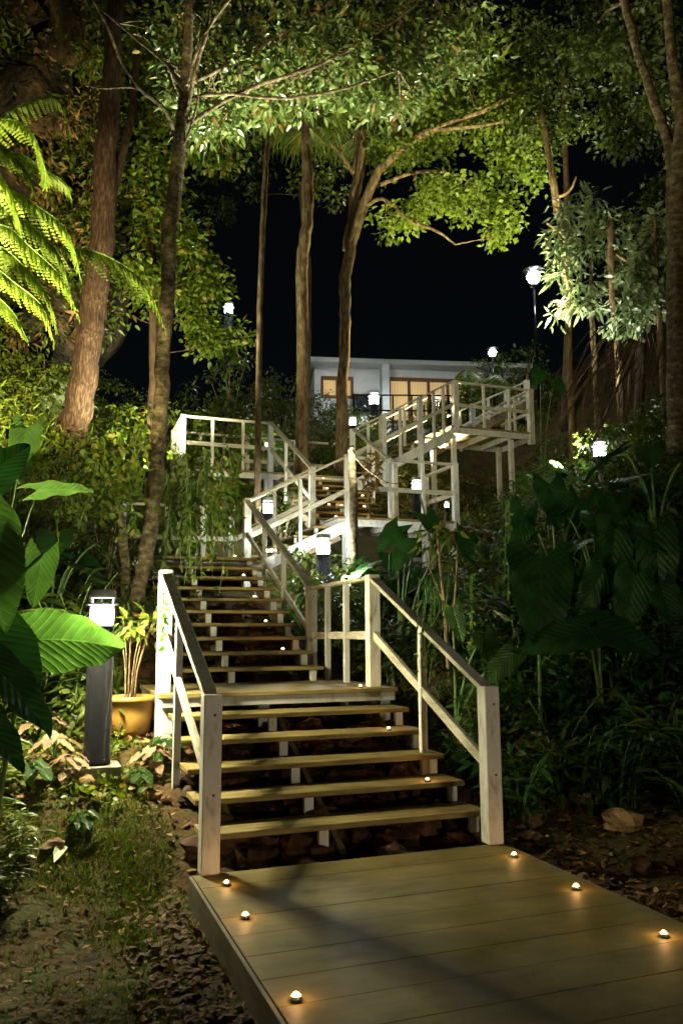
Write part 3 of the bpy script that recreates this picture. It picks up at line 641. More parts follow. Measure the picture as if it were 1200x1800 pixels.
ear_plant('low dark elephant ear leaves on the left below the lit one', b, [((-30, 1150, 4.6), (95, 1262, 4.4), (.2, -.5, .85), .27), ((-60, 1235, 4.6), (45, 1330, 4.4), (.2, -.5, .85), .24), ((-30, 1100, 4.9), (60, 1200, 4.6), (.1, -.7, .5), .36), ((-45, 860, 5.2), (50, 770, 5.6), (0, -.9, .4), .26)], 'ear_dark')
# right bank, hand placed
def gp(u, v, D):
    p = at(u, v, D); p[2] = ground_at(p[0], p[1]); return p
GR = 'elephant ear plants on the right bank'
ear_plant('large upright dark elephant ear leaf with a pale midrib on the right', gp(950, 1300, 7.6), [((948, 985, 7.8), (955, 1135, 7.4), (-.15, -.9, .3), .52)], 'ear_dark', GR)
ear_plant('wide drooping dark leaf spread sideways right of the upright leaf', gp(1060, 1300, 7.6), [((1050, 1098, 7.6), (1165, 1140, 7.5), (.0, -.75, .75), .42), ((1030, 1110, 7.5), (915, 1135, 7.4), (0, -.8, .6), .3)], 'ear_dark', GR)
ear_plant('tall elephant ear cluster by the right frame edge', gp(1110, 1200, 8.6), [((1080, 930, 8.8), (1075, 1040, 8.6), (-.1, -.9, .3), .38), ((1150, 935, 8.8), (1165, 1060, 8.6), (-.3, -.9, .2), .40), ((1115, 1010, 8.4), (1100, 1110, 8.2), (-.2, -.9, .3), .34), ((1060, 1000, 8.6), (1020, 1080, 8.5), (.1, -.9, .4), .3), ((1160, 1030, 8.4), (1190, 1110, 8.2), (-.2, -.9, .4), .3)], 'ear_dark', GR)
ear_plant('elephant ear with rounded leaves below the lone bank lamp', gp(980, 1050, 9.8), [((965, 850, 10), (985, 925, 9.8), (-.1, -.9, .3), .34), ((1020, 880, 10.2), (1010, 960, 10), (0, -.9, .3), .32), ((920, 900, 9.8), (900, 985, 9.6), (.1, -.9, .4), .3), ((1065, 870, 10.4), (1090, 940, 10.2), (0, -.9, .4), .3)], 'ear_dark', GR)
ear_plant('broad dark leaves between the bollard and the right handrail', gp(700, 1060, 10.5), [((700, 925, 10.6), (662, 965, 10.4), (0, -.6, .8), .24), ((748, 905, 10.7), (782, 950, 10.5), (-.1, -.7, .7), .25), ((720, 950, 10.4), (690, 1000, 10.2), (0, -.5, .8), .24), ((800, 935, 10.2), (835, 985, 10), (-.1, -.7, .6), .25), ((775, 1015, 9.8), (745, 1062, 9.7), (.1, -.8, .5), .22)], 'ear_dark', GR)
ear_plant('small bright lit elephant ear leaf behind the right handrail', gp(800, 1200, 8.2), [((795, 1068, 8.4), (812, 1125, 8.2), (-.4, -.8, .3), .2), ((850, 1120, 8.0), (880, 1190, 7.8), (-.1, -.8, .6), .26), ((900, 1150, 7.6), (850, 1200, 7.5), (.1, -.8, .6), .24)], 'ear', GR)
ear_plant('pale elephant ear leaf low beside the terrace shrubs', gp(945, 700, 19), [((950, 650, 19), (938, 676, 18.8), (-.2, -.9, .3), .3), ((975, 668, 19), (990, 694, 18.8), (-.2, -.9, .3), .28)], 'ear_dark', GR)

# ------------------------------------------------------------------ plant prototypes
def strap_mesh(n, L, Wd, up=.9, seed=0):
    g = np.random.default_rng(seed); parts = []
    an = g.uniform(0, 6.28, n); tilt = g.uniform(.25, 1.1, n); Ls = L*g.uniform(.6, 1.1, n)
    vs, fs, o = [], [], 0
    for a, t, l in zip(an, tilt, Ls):
        d = V(math.cos(a), math.sin(a), 0); s = V(-d[1], d[0], 0); k = 7; p = V(0, 0, 0)+d*.02
        ang = math.pi/2-t*.35
        for i in range(k):
            q = i/(k-1); w_ = Wd*(.35+.65*math.sin(math.pi*min(1, q*.9+.12)))*(1-q**4)
            vs += [p-s*w_/2, p+V(0, 0, -.15*w_), p+s*w_/2]
            p = p + (d*math.cos(ang)+V(0, 0, 1)*math.sin(ang))*l/(k-1); ang -= t*.42
            if i < k-1:
                b = o+i*3; fs += [(b, b+1, b+4), (b, b+4, b+3), (b+1, b+2, b+5), (b+1, b+5, b+4)]
        o += k*3
    return np.array(vs), np.array(fs)
def ginger_mesh(ns, H, L, W, seed=0):
    """upright leaning stems with alternate lance leaves"""
    g = np.random.default_rng(seed); P, D, N, stems = [], [], [], MB()
    for _ in range(ns):
        a = g.uniform(0, 6.28); ln = g.uniform(.15, .7); h = H*g.uniform(.6, 1.1)
        b = V(g.normal()*.07, g.normal()*.07, -.05); pts = bez(b, b+V(0, 0, h*.6), b+V(math.cos(a)*ln*h, math.sin(a)*ln*h, h), 10)
        stems.tube(pts, np.linspace(.009, .004, 10), 5)
        for i in range(2, 10):
            for q in (0, 1):
                s = 1 if (i+q) % 2 else -1; p = pts[i] if q == 0 else (pts[i]+pts[i-1])/2
                sd = V(-math.sin(a), math.cos(a), 0)*s; P.append(p); D.append(sd+V(math.cos(a), math.sin(a), 0)*.5+V(0, 0, .25)+g.normal(size=3)*.2); N.append(V(0, 0, 1)+g.normal(size=3)*.3)
    P, D, N = np.array(P), np.array(D), np.array(N); Ls = L*g.uniform(.7, 1.2, len(P))
    return leaves(P, D, N, Ls, Ls*W, .3, .35), stems
def raw(name, vf, mat, parent): return mesh_np(name, vf[0], vf[1], M[mat], parent, off=V(0, 0, 0))
protos = {}
def proto(key, name, cat, parts):
    t = thing(name, (0, 0, 0), 'x', cat); protos[key] = (t, [False], cat, name)
    for p in parts: p(t)
proto('strap', 'strappy_plant', 'plant', [lambda t: raw('leaves', strap_mesh(26, .6, .045, seed=1), 'strap', t)])
proto('grassy', 'grassy_plant', 'plant', [lambda t: raw('leaves', strap_mesh(60, .5, .018, seed=2), 'mid', t)])
def gin(seed, mat, ns=9, H=.9, L=.24, W=.24):
    def f(t):
        lv, st = ginger_mesh(ns, H, L, W, seed); raw('leaves', lv, mat, t); st.build('stems', M['stem'], t, True, local=True)
    return f
proto('ginger', 'ginger_plant', 'plant', [gin(3, 'deep')])
proto('gingerlit', 'ginger_plant', 'plant', [gin(5, 'mid', 8, 1.0)])
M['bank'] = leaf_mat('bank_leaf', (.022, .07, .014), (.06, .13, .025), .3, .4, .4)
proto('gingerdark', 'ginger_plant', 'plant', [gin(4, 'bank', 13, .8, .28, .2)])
proto('ti', 'ti_plant', 'plant', [gin(6, 'redleaf', 4, .9, .36, .24)])
def shrub(seed, mat, H=1.6, R_=.8, nc=70, nl=26, L=.075, asp=.5):
    def f(t):
        g = np.random.default_rng(seed); q = nrm(g.normal(size=(nc, 3)))*(g.uniform(.25, 1, (nc, 1))**.5); q[:, 2] = np.abs(q[:, 2]*1.0)-.1
        C = q*V(R_, R_, H); st = MB()
        for c in C[::3]: st.tube(bez(V(0, 0, -.1), V(c[0]*.3, c[1]*.3, c[2]*.6), c, 6), np.linspace(.014, .004, 6), 5)
        st.build('stems', M['twig'], t, True, local=True); raw('leaves', clusters(C, .2, nl, L, asp), mat, t)
    return f
proto('shrub', 'leafy_shrub', 'shrub', [shrub(11, 'mid')])
proto('shrubdeep', 'leafy_shrub', 'shrub', [shrub(12, 'deep')])
proto('shrublime', 'leafy_shrub', 'shrub', [shrub(13, 'lime', 1.6, .8, 70, 26, .07)])
proto('shrubpale', 'pale_shrub', 'shrub', [shrub(14, 'pale', 1.5, .6, 60, 18, .13, .4)])
def palmate(t):
    g = np.random.default_rng(20); st = MB(); P, D, N = [], [], []
    for i in range(16):
        a = i*2.4; h = .35+.05*i; tip = V(math.cos(a)*(.75-.02*i), math.sin(a)*(.75-.02*i), h+.35)
        st.tube(bez(V(0, 0, 0), V(tip[0]*.3, tip[1]*.3, h+.3), tip, 8), .007, 5); ax = nrm(V(tip[0], tip[1], .3)); sd = V(-math.sin(a), math.cos(a), 0)
        for k in range(11):
            q = -2.1+4.2*k/10; P.append(tip); D.append(ax*math.cos(q)+sd*math.sin(q)+V(0, 0, -.15)); N.append(V(0, 0, 1)+ax*.3)
    raw('leaves', leaves(P, D, N, .32, .055, .3, .3), 'strap', t); st.build('stems', M['stem'], t, True, local=True)
proto('palmate', 'palmate_plant', 'plant', [palmate])
def feather(t, mat='mid', n=11, L=1.5, pl=.34):
    g = np.random.default_rng(21); st = MB(); P, D, N = [], [], []
    for i in range(n):
        a = i*2.4+g.uniform(-.2, .2); l = L*g.uniform(.75, 1.1); d = V(math.cos(a), math.sin(a), 0); up = g.uniform(.5, 1.1)
        pts = bez(V(0, 0, 0), d*l*.35+V(0, 0, l*up), d*l+V(0, 0, l*(up-.7)), 26); st.tube(pts, np.linspace(.012, .004, 26), 5); tn = nrm(np.gradient(pts, axis=0)); sd = V(-d[1], d[0], 0)
        for k in range(3, 26):
            for s in (-1, 1): P.append(pts[k]); D.append(sd*s+tn[k]*.5+V(0, 0, -.35)+g.normal(size=3)*.06); N.append(np.cross(sd, tn[k])*-1+V(0, 0, .2))
    P = np.array(P); q = np.tile(np.repeat(np.sin(np.linspace(.5, 2.9, 23)), 2), n)
    raw('fronds', leaves(P, D, N, pl*q, .04, .3, .4), mat, t); st.build('midribs', M['stem'], t, True, local=True)
proto('palm', 'small_palm', 'palm', [feather])
proto('palmdry', 'small_palm', 'palm', [lambda t: feather(t, 'frond_dry', 12, 1.3, .3)])
def earproto(mat):
    def f(t):
        g = np.random.default_rng(30)
        for i in range(8):
            a = i*2.4; h = g.uniform(.5, 1.25); rr = g.uniform(.2, .5); A = V(math.cos(a)*rr, math.sin(a)*rr, h); d = V(math.cos(a), math.sin(a), g.uniform(-1.0, -.2))
            L = g.uniform(.4, .6); v, f_, uv = ear_mesh(A, d, V(math.cos(a), math.sin(a), .9), L, L*.75, .2, .18, .02, i)
            mesh_np('leaf_blade', v, f_, M[mat], t, off=V(0, 0, 0), smooth=True, uv=uv)
            MB().tube(bez(V(0, 0, -.1), V(A[0]*.2, A[1]*.2, h*.8), A, 9), np.linspace(.02, .009, 9), 6).build('stalk', M['stem'], t, True, local=True)
    return f
proto('ears', 'elephant_ear_plant', 'plant', [earproto('ear_dark')])
def caladium(t, mt='pink'):
    g = np.random.default_rng(31)
    for i in range(7):
        a = i*2.4; h = g.uniform(.12, .26); rr = g.uniform(.05, .14); A = V(math.cos(a)*rr, math.sin(a)*rr, h)
        v, f_, uv = ear_mesh(A, V(math.cos(a), math.sin(a), -.6), V(math.cos(a)*.5, math.sin(a)*.5, 1), .15, .12, .2, .15, .03, i)
        mesh_np('leaf_blade', v, f_, M[mt], t, off=V(0, 0, 0), smooth=True, uv=uv)
        MB().tube(bez(V(0, 0, -.03), V(0, 0, h*.7), A, 6), .004, 5).build('stalk', M['stem'], t, True, local=True)
proto('caladium', 'caladium_plant', 'plant', [caladium])
proto('caladiumgreen', 'caladium_plant', 'plant', [lambda t: caladium(t, 'ear')])
def put(key, p, label, s=1.0, rz=None, group=None, tilt=0):
    t, used_, cat, name = protos[key]
    o = copy_tree(t) if used_[0] else t; used_[0] = True
    o.location = tuple(p); o.rotation_euler = (tilt, 0, random.uniform(0, 6.28) if rz is None else rz); o.scale = (s,)*3; o['label'] = label
    if group: o['group'] = group
    elif 'group' in o: del o['group']
    return o
def putg(key, u, D, label, s=1.0, rz=None, group=None, dz=0):
    p = at(u, 900, D); p[2] = ground_at(p[0], p[1])-.03+dz; return put(key, p, label, s, rz, group)
#ITEMS

# ------------------------------------------------------------------ trees
def smooth_path(pts, n=6):
    pts = np.asarray(pts, float); out = []
    P = np.vstack([2*pts[0]-pts[1], pts, 2*pts[-1]-pts[-2]])
    for i in range(1, len(P)-2):
        for t in np.arange(n)/n:
            out.append(.5*((2*P[i])+(-P[i-1]+P[i+1])*t+(2*P[i-1]-5*P[i]+4*P[i+1]-P[i+2])*t*t+(-P[i-1]+3*P[i]-3*P[i+1]+P[i+2])*t**3))
    out.append(pts[-1]); return np.array(out)
def limb(px, jit=.25, n=6):
    """px: (u, v, D, radius in photo pixels) -> centre line and radii in metres"""
    a = np.array([[*at(u, v, D), r*D/FOC] for u, v, D, r in px]); s = smooth_path(a, n)
    s[1:-1, :3] += rng.normal(size=(len(s)-2, 3))*s[1:-1, 3:]*jit*.35; return s[:, :3], np.maximum(s[:, 3], .003)
def bumpy(mb, pts, rad, n=12, amp=.05):
    k0 = len(mb.v); mb.tube(pts, rad, n, True)
    for i in range(len(pts)):
        for k in range(n):
            j = k0+i*n+k; v = np.array(mb.v[j]); f = 1+amp*math.sin(3*k*2*math.pi/n+i*.7)+rng.normal()*amp*.4
            mb.v[j] = tuple(pts[i]+(v-pts[i])*f)
def tree(name, label, trunk, branches=(), bark='bark_tan', crown=None, leaf='canopy', cl=.28, nl=26, L=.09, asp=.45, twigs=True, group='trees on the slope', bn=12, flat=.6, cat='tree', droop=.3, bs=1.0):
    tp, tr = limb(trunk); base = tp[0].copy(); g = ground_at(base[0], base[1])-.3
    t = thing(name, (base[0], base[1], g), label, cat, group)
    if base[2] > g: tp = np.vstack([[base[0], base[1], g], tp]); tr = np.concatenate([[tr[0]*1.35], tr])
    mb = MB(); bumpy(mb, tp, tr, bn); mb.build('trunk', M[bark], t, True); allp = [tp[len(tp)//3:]]
    for b in branches:
        p, r = limb(b, .35, 5); r = r*bs; mb = MB(); bumpy(mb, p, r, 7, .08); mb.build('branch', M[bark], t, True); allp.append(p)
    if crown is not None:
        C = clear_view(np.vstack([blob(*b) for b in crown])); allp = np.vstack(allp)
        if twigs:
            tw, use = [], {}
            for c in C[::2]:
                i = int(np.argmin(((allp-c)**2).sum(1))); q = allp[i]; use[i] = use.get(i, 0)+1
                if np.linalg.norm(q-c) > 1.5 or use[i] > 3: continue
                tw.append(bez(q, (q+c)/2+rng.normal(size=3)*.12+V(0, 0, .1), c, 6))
            if len(tw) < 45:
                for p_ in tw: MB().tube(p_, np.linspace(.013, .004, 6), 4, False).build('twig', M[bark], t, True)
            else:
                mb = MB()
                for p_ in tw: mb.tube(p_, np.linspace(.013, .004, 6), 4, False)
                mb.build('twigs', M[bark], t, True)
        v, f = clusters(C, cl, nl, L, asp, flat=flat, droop=droop); mesh_np('crown', v, f, M[leaf], t)
    return t

# slim front tree with long branches over the stairs
tree('slim_tree', 'slim foreground tree left of the stairs with long bare branches reaching right', [(238, 1060, 10.6, 13), (255, 990, 10.6, 13), (275, 830, 10.7, 13.5), (283, 700, 10.8, 13), (292, 560, 11, 12.5), (300, 400, 11.2, 12.5), (312, 300, 11.3, 12), (320, 215, 11.3, 11), (328, 120, 11.4, 9), (334, 0, 11.5, 7), (336, -120, 11.6, 5)],
     [[(320, 225, 11.3, 7), (375, 190, 11.3, 5), (452, 150, 11.4, 5), (550, 118, 11.6, 4.5), (633, 77, 11.8, 4), (743, 0, 12, 3), (800, -60, 12, 2)],
      [(322, 175, 11.3, 5), (400, 165, 11.2, 4), (493, 173, 11.1, 3.5), (600, 157, 11.1, 3), (700, 123, 11.2, 2)],
      [(330, 150, 11.3, 5), (400, 113, 11.6, 4), (483, 67, 11.9, 4), (587, 0, 12.2, 3), (640, -40, 12.3, 2)],
      [(312, 245, 11.3, 7), (288, 190, 11, 5), (250, 160, 10.8, 5), (215, 110, 10.6, 4), (190, 50, 10.4, 4), (155, -20, 10.2, 3)],
      [(318, 150, 11.3, 5), (290, 110, 11.5, 4), (230, 60, 11.7, 3), (170, 10, 12, 2)],
      [(325, 215, 11.3, 6), (345, 120, 11.1, 5), (365, 50, 11, 4), (372, -30, 11, 3)],
      [(327, 150, 11.3, 4), (360, 60, 11, 3.5), (420, -20, 10.8, 3)],
      [(316, 270, 11.3, 4), (335, 225, 11.2, 3), (348, 170, 11.1, 3), (345, 120, 11.1, 2)],
      [(288, 190, 11, 3), (240, 155, 10.9, 3), (180, 155, 10.8, 2.5), (150, 150, 10.8, 2)]],
     'bark_grey', [(420, 60, 12.4, 160, 110, .8, 150), (600, 70, 12.6, 170, 100, .7, 170), (740, 80, 12.6, 90, 80, .6, 80), (470, 160, 12.2, 120, 55, .6, 80), (640, 140, 12.2, 110, 50, .6, 80), (360, 190, 12.3, 70, 60, .5, 50), (830, 70, 12.5, 50, 55, .4, 26), (700, 185, 12.2, 60, 26, .4, 24)],
     'canopy', .32, 14, .145, .36, bn=12, bs=.72)
tree('broad_tree', 'big reddish trunk with a second stem on the left slope', [(112, 820, 17, 30), (132, 740, 17, 26), (148, 650, 17, 23), (165, 540, 17, 22), (178, 420, 17, 21), (188, 260, 17.2, 19), (197, 120, 17.4, 16), (205, 0, 17.6, 14), (210, -80, 17.6, 12)],
     [[(172, 560, 17.1, 14), (185, 420, 17.2, 13), (203, 310, 17.4, 10), (222, 250, 17.6, 7), (236, 160, 18, 6), (248, 0, 18.4, 6)]],
     'bark_red', [(240, 20, 18.5, 110, 60, 1, 40), (130, 0, 18.5, 100, 50, 1, 26)], 'mid', .4, 26, .13, bn=18)
tree('spreading_tree', 'tree with pale forked limbs and a wide yellow green crown', [(600, 700, 20, 9.5), (607, 580, 20, 9.5), (606, 500, 20, 10), (618, 430, 20, 9.5), (636, 375, 20, 9), (660, 310, 20, 8), (710, 258, 19.8, 7), (765, 225, 19.6, 6), (850, 195, 19.4, 5), (930, 150, 19.2, 4)],
     [[(612, 440, 20.2, 13), (622, 360, 20.3, 12), (632, 290, 20.4, 11), (634, 200, 20.5, 9)],
      [(640, 365, 20, 5), (672, 350, 19.8, 4), (720, 385, 19.6, 4), (770, 408, 19.4, 3), (800, 430, 19.4, 2)],
      [(668, 325, 20, 5), (720, 305, 19.8, 4), (780, 302, 19.6, 3.5), (840, 325, 19.4, 2.5)],
      [(700, 270, 19.9, 4), (715, 215, 19.6, 3), (750, 190, 19.4, 2)],
      [(622, 305, 20.2, 5), (590, 260, 20.1, 4.5), (552, 230, 20, 3.5)],
      [(765, 228, 19.6, 5), (850, 220, 19.2, 3.5), (930, 205, 19, 2.5)]],
     'bark_tan', [(840, 150, 20.5, 130, 75, 1.6, 120), (760, 225, 20.5, 110, 50, 1.3, 70), (800, 345, 20, 90, 42, 1, 66), (880, 395, 19.8, 30, 45, .7, 26), (900, 235, 19.8, 80, 65, 1.2, 66), (700, 275, 20.3, 60, 35, 1, 30), (700, 385, 20, 50, 30, .8, 18), (930, 300, 19.8, 45, 40, .8, 22), (690, 160, 20.6, 60, 50, 1, 30)],
     'lime', .40, 20, .14, .62, bn=12, bs=.8)
tree('thin_palm', 'very thin straight palm stem left of the two palms', [(455, 620, 17.5, 5), (458, 500, 17.5, 5), (464, 350, 17.6, 5), (471, 240, 17.7, 4.5), (473, 205, 17.7, 4)], [], 'bark_tan', [(470, 200, 17.7, 38, 20, .4, 14)], 'lime', .3, 18, .15, .3, bn=9)
def palm(label, trunk, crown, n=22, L=1.3, leaf='mid', bark='bark_tan', hang=.6, seed=0, extra=()):
    t = tree('fan_palm', label, trunk, extra, bark, None, group='tall palms'); g = np.random.default_rng(seed); c = at(*crown); P, D, N = [], [], []
    for i in range(n):
        a = g.uniform(0, 6.28); e = g.uniform(-hang, .5); ax = nrm(V(math.cos(a), math.sin(a), e)); sd = V(-math.sin(a), math.cos(a), 0); q0 = c + ax*.45*L
        for k in range(15):
            q = -1.5+3*k/14; P.append(q0); D.append(ax*math.cos(q)+sd*math.sin(q)+V(0, 0, -.25)); N.append(V(0, 0, 1)+ax*.2)
    v, f = leaves(P, D, N, g.uniform(.5, .75, len(P))*L, .045, .3, .5); mesh_np('crown', v, f, M[leaf], t); return t
palm('curving palm trunk in the middle with a drooping fan crown', [(530, 760, 19, 11), (533, 600, 19, 10.5), (530, 480, 19, 10.5), (540, 380, 19, 10), (541, 310, 19, 10), (537, 250, 19, 8), (540, 205, 19, 7)], (540, 190, 19), seed=1)
palm('palm crown hanging behind the forked pale limbs', [(604, 660, 21.5, 6), (606, 500, 21.5, 6), (618, 400, 21.5, 6), (626, 300, 21.5, 6), (628, 200, 21.5, 6)], (625, 205, 21.4), seed=2, leaf='deep')
# right edge trees
tree('rough_tree', 'thick ringed trunk filling the right frame edge', [(1205, 1000, 12, 24), (1192, 900, 12, 20), (1188, 700, 12, 17), (1188, 500, 12, 16), (1190, 330, 12, 14), (1196, 200, 12, 12), (1180, 100, 12, 9), (1172, 0, 12, 8), (1170, -60, 12, 8)],
     [[(1182, 560, 12.1, 8), (1178, 380, 12.2, 8), (1175, 260, 12.3, 8.5), (1145, 170, 12.4, 8), (1120, 90, 12.6, 7), (1092, -10, 12.8, 7), (1080, -60, 12.8, 6)],
      [(1093, 5, 12.8, 3), (1065, 20, 13, 2), (1050, 40, 13, 2)]],
     'bark_grey', [(1120, 60, 14.5, 80, 60, .9, 34), (1060, 110, 15, 90, 50, .9, 32), (1160, 160, 14.6, 50, 50, .8, 20)], 'deep', .34, 24, .12, .5, bn=16)
tree('leaning_tree', 'thin orange lit trunk right of the yellow green crown', [(1000, 640, 17.5, 6), (998, 540, 17.5, 6), (990, 440, 17.6, 7), (975, 340, 17.7, 6.5), (962, 260, 17.8, 5), (950, 190, 18, 4)],
     [[(985, 410, 17.6, 3), (960, 392, 17.6, 2)], [(975, 350, 17.7, 3), (1000, 335, 17.6, 2.5), (1012, 310, 17.5, 2)]], 'bark_tan',
     [(950, 210, 18.4, 60, 45, 1, 26), (1040, 190, 18.6, 70, 50, 1, 28), (1100, 225, 18.6, 50, 40, 1, 22), (1010, 80, 19, 100, 60, 1.2, 24)], 'deep', .42, 28, .13, .55, bn=9)
tree('broken_trunk', 'pale snapped trunk standing among the shrubs on the right', [(1085, 620, 15, 6), (1080, 560, 15, 6), (1074, 490, 15, 6.5), (1074, 388, 15, 6)], [[(1078, 445, 15, 3), (1095, 455, 15, 3), (1110, 465, 15, 2)]], 'bark_tan', None, group='dead trunks', bn=9)
tree('slender_tree', 'slender spotted stem between the pale shrubs and the bank', [(1046, 680, 15.5, 5), (1042, 600, 15.5, 5), (1038, 520, 15.5, 4), (1040, 430, 15.5, 3)], [], 'bark_grey', [(1020, 410, 15.6, 60, 60, .5, 22), (1045, 360, 15.6, 30, 30, .4, 8), (985, 460, 15.6, 40, 45, .4, 14), (1015, 530, 15.4, 50, 45, .5, 14)], 'pale', .28, 16, .21, .26, bn=8, droop=.5, flat=.8)
tree('small_tree', 'small tree with round silvery leaves by the right trunk', [(1165, 680, 13.5, 6), (1158, 560, 13.5, 5), (1150, 440, 13.5, 4), (1150, 380, 13.5, 2.5)], [], 'bark_tan', [(1145, 410, 13.6, 38, 45, .4, 18), (1120, 480, 13.6, 32, 45, .4, 16), (1150, 520, 13.6, 40, 45, .4, 16), (1100, 560, 13.8, 35, 35, .4, 12)], 'pale', .26, 18, .13, .6, bn=8)
# backing trees
for (label, u, D, crown, leaf) in [
    ('dim tree crown in the top right corner behind the trunks', 1230, 20, [(1130, 60, 20.5, 110, 70, 1.5, 32), (1030, 40, 21, 100, 50, 1.5, 26), (1190, 240, 20, 50, 110, 1, 26)], 'deep'),
    ('dark tree on the far top left behind the rock face', 20, 22, [(60, 60, 22, 110, 80, 1.5, 34), (150, 130, 22, 60, 90, 1.2, 24)], 'frond_dry'),
    ('leafy tree filling the gap between the big trunk and the slim tree', 262, 19, [(260, 130, 19, 60, 110, 1, 80), (262, 330, 19, 50, 110, 1, 64), (270, 500, 19, 60, 80, 1, 50), (370, 240, 19, 60, 45, 1, 44), (395, 130, 19.5, 90, 60, 1, 60), (330, 420, 19.4, 36, 60, 1, 30), (350, 500, 19.6, 50, 50, 1, 46), (385, 585, 19.8, 60, 40, 1, 40)], 'mid'),
    ('dim tree behind the two palms in the middle', 533, 25, [(500, 270, 25, 130, 45, 1.5, 40), (400, 330, 25, 60, 60, 1.2, 18), (570, 320, 25, 60, 50, 1, 16)], 'deep'),
    ('shadowy tree above the upper right shrubs', 1120, 23, [(1110, 470, 23, 60, 110, 1.2, 40), (1180, 420, 22, 50, 140, 1, 36)], 'deep'),
    ('background tree under the top of the picture behind the yellow green crown', 992, 25, [(760, 60, 25, 140, 80, 2, 50), (900, 110, 25, 100, 90, 2, 40)], 'deep')]:
    p0 = at(u, 900, D); gg = ground_at(p0[0], p0[1]); uv0 = (u, 900-(gg-CP[2]-D*_f[2])/D*FOC, D, 9)
    tree('background_tree', label, [uv0, (u+8, uv0[1]*.6+60, D, 7), (u-4, crown[0][1]+40, D, 5)], [], 'bark_dark', crown, leaf, .45, 28, .15, .5, bn=8)

# ------------------------------------------------------------------ tree fern
tf = thing('tree_fern', (-1.9, 1.2, ground_at(-1.9, 1.2)), 'bright lime tree fern arching in from the left frame edge', 'tree fern')
MB().tube([(-1.9, 1.2, ground_at(-1.9, 1.2)-.2), (-1.88, 1.25, 3), (-1.85, 1.3, 4.4)], [.12, .1, .09], 10).build('trunk', M['bark_dark'], tf, True)
def frond(pts, Ls, seed, mat='fern', par=None):
    p = smooth_path([at(*q) for q in pts], max(4, int(26/(len(pts)-1)))); tn = nrm(np.gradient(p, axis=0)); n = len(p); P, D, N, L, W = [], [], [], [], []
    g = np.random.default_rng(seed)
    for i in range(2, n):
        q = i/(n-1); l = Ls*(math.sin(math.pi*min(.97, .18+.82*q))**.7)*(1-.25*q)
        side = nrm(np.cross(tn[i], V(0, 0, 1)) + V(1e-3, 0, 0))
        for s in (-1, 1):
            dr = nrm(side*s*.75 + V(0, 0, -.75) + tn[i]*.45 + g.normal(size=3)*.05); nn = nrm(np.cross(dr, tn[i]))*s
            m_ = 9                                     # pinnules along each pinna
            for k in range(m_):
                a = k/(m_-1); base_ = p[i] + dr*l*a*.92
                for s2 in (-1, 1):
                    P.append(base_); D.append(nrm(tn[i])*s2*1.0+dr*.8+V(0, 0, -.1)); N.append(nn); L.append(.15*l*(1-a*.75)+.006); W.append(.11*l*(1-a*.5)+.004)
    v, f = leaves(P, D, N, np.array(L), np.array(W), .2, .15); o = mesh_np('frond', v, f, M[mat], par or tf)
    MB().tube(p, np.linspace(.009, .003, n), 5).build('rachis', M['stem'], o, True)
    return o
for i, (pts, Ls) in enumerate([
    ([(-70, 330, 7.2), (-10, 220, 7.3), (50, 180, 7.4), (100, 172, 7.5), (125, 225, 7.5)], .20),
    ([(-80, 300, 7.2), (-10, 215, 7.0), (50, 225, 6.9), (78, 290, 6.9), (80, 330, 6.9)], .26),
    ([(-80, 330, 7.0), (20, 270, 7.2), (80, 300, 7.3), (118, 325, 7.4), (130, 370, 7.4)], .2),
    ([(-90, 380, 7.0), (0, 330, 7.0), (70, 365, 7.0), (120, 410, 7.0), (145, 500, 7.0)], .33),
    ([(-40, 480, 7.6), (60, 440, 7.6), (150, 438, 7.6), (220, 468, 7.6), (262, 510, 7.6), (292, 582, 7.6)], .34),
    ([(-90, 420, 6.8), (0, 395, 6.8), (60, 440, 6.8), (110, 490, 6.8), (140, 560, 6.8)], .3),
    ([(-90, 500, 6.6), (-20, 470, 6.6), (30, 500, 6.6), (75, 540, 6.6), (95, 600, 6.6)], .26),
    ([(-90, 360, 7.3), (-10, 350, 7.3), (60, 400, 7.3), (105, 450, 7.3), (125, 520, 7.3)], .3),
    ([(-90, 440, 7.2), (-10, 430, 7.2), (40, 465, 7.2), (85, 520, 7.2), (100, 580, 7.2)], .3),
    ([(-80, 260, 7.4), (-10, 250, 7.4), (40, 290, 7.4), (70, 350, 7.4)], .26),
    ([(-90, 530, 6.9), (-30, 510, 6.9), (20, 545, 6.9), (50, 600, 6.9)], .26),
    ([(-90, 300, 6.8), (-20, 290, 6.8), (20, 340, 6.8), (40, 420, 6.8)], .3)]): frond(pts, Ls, i)

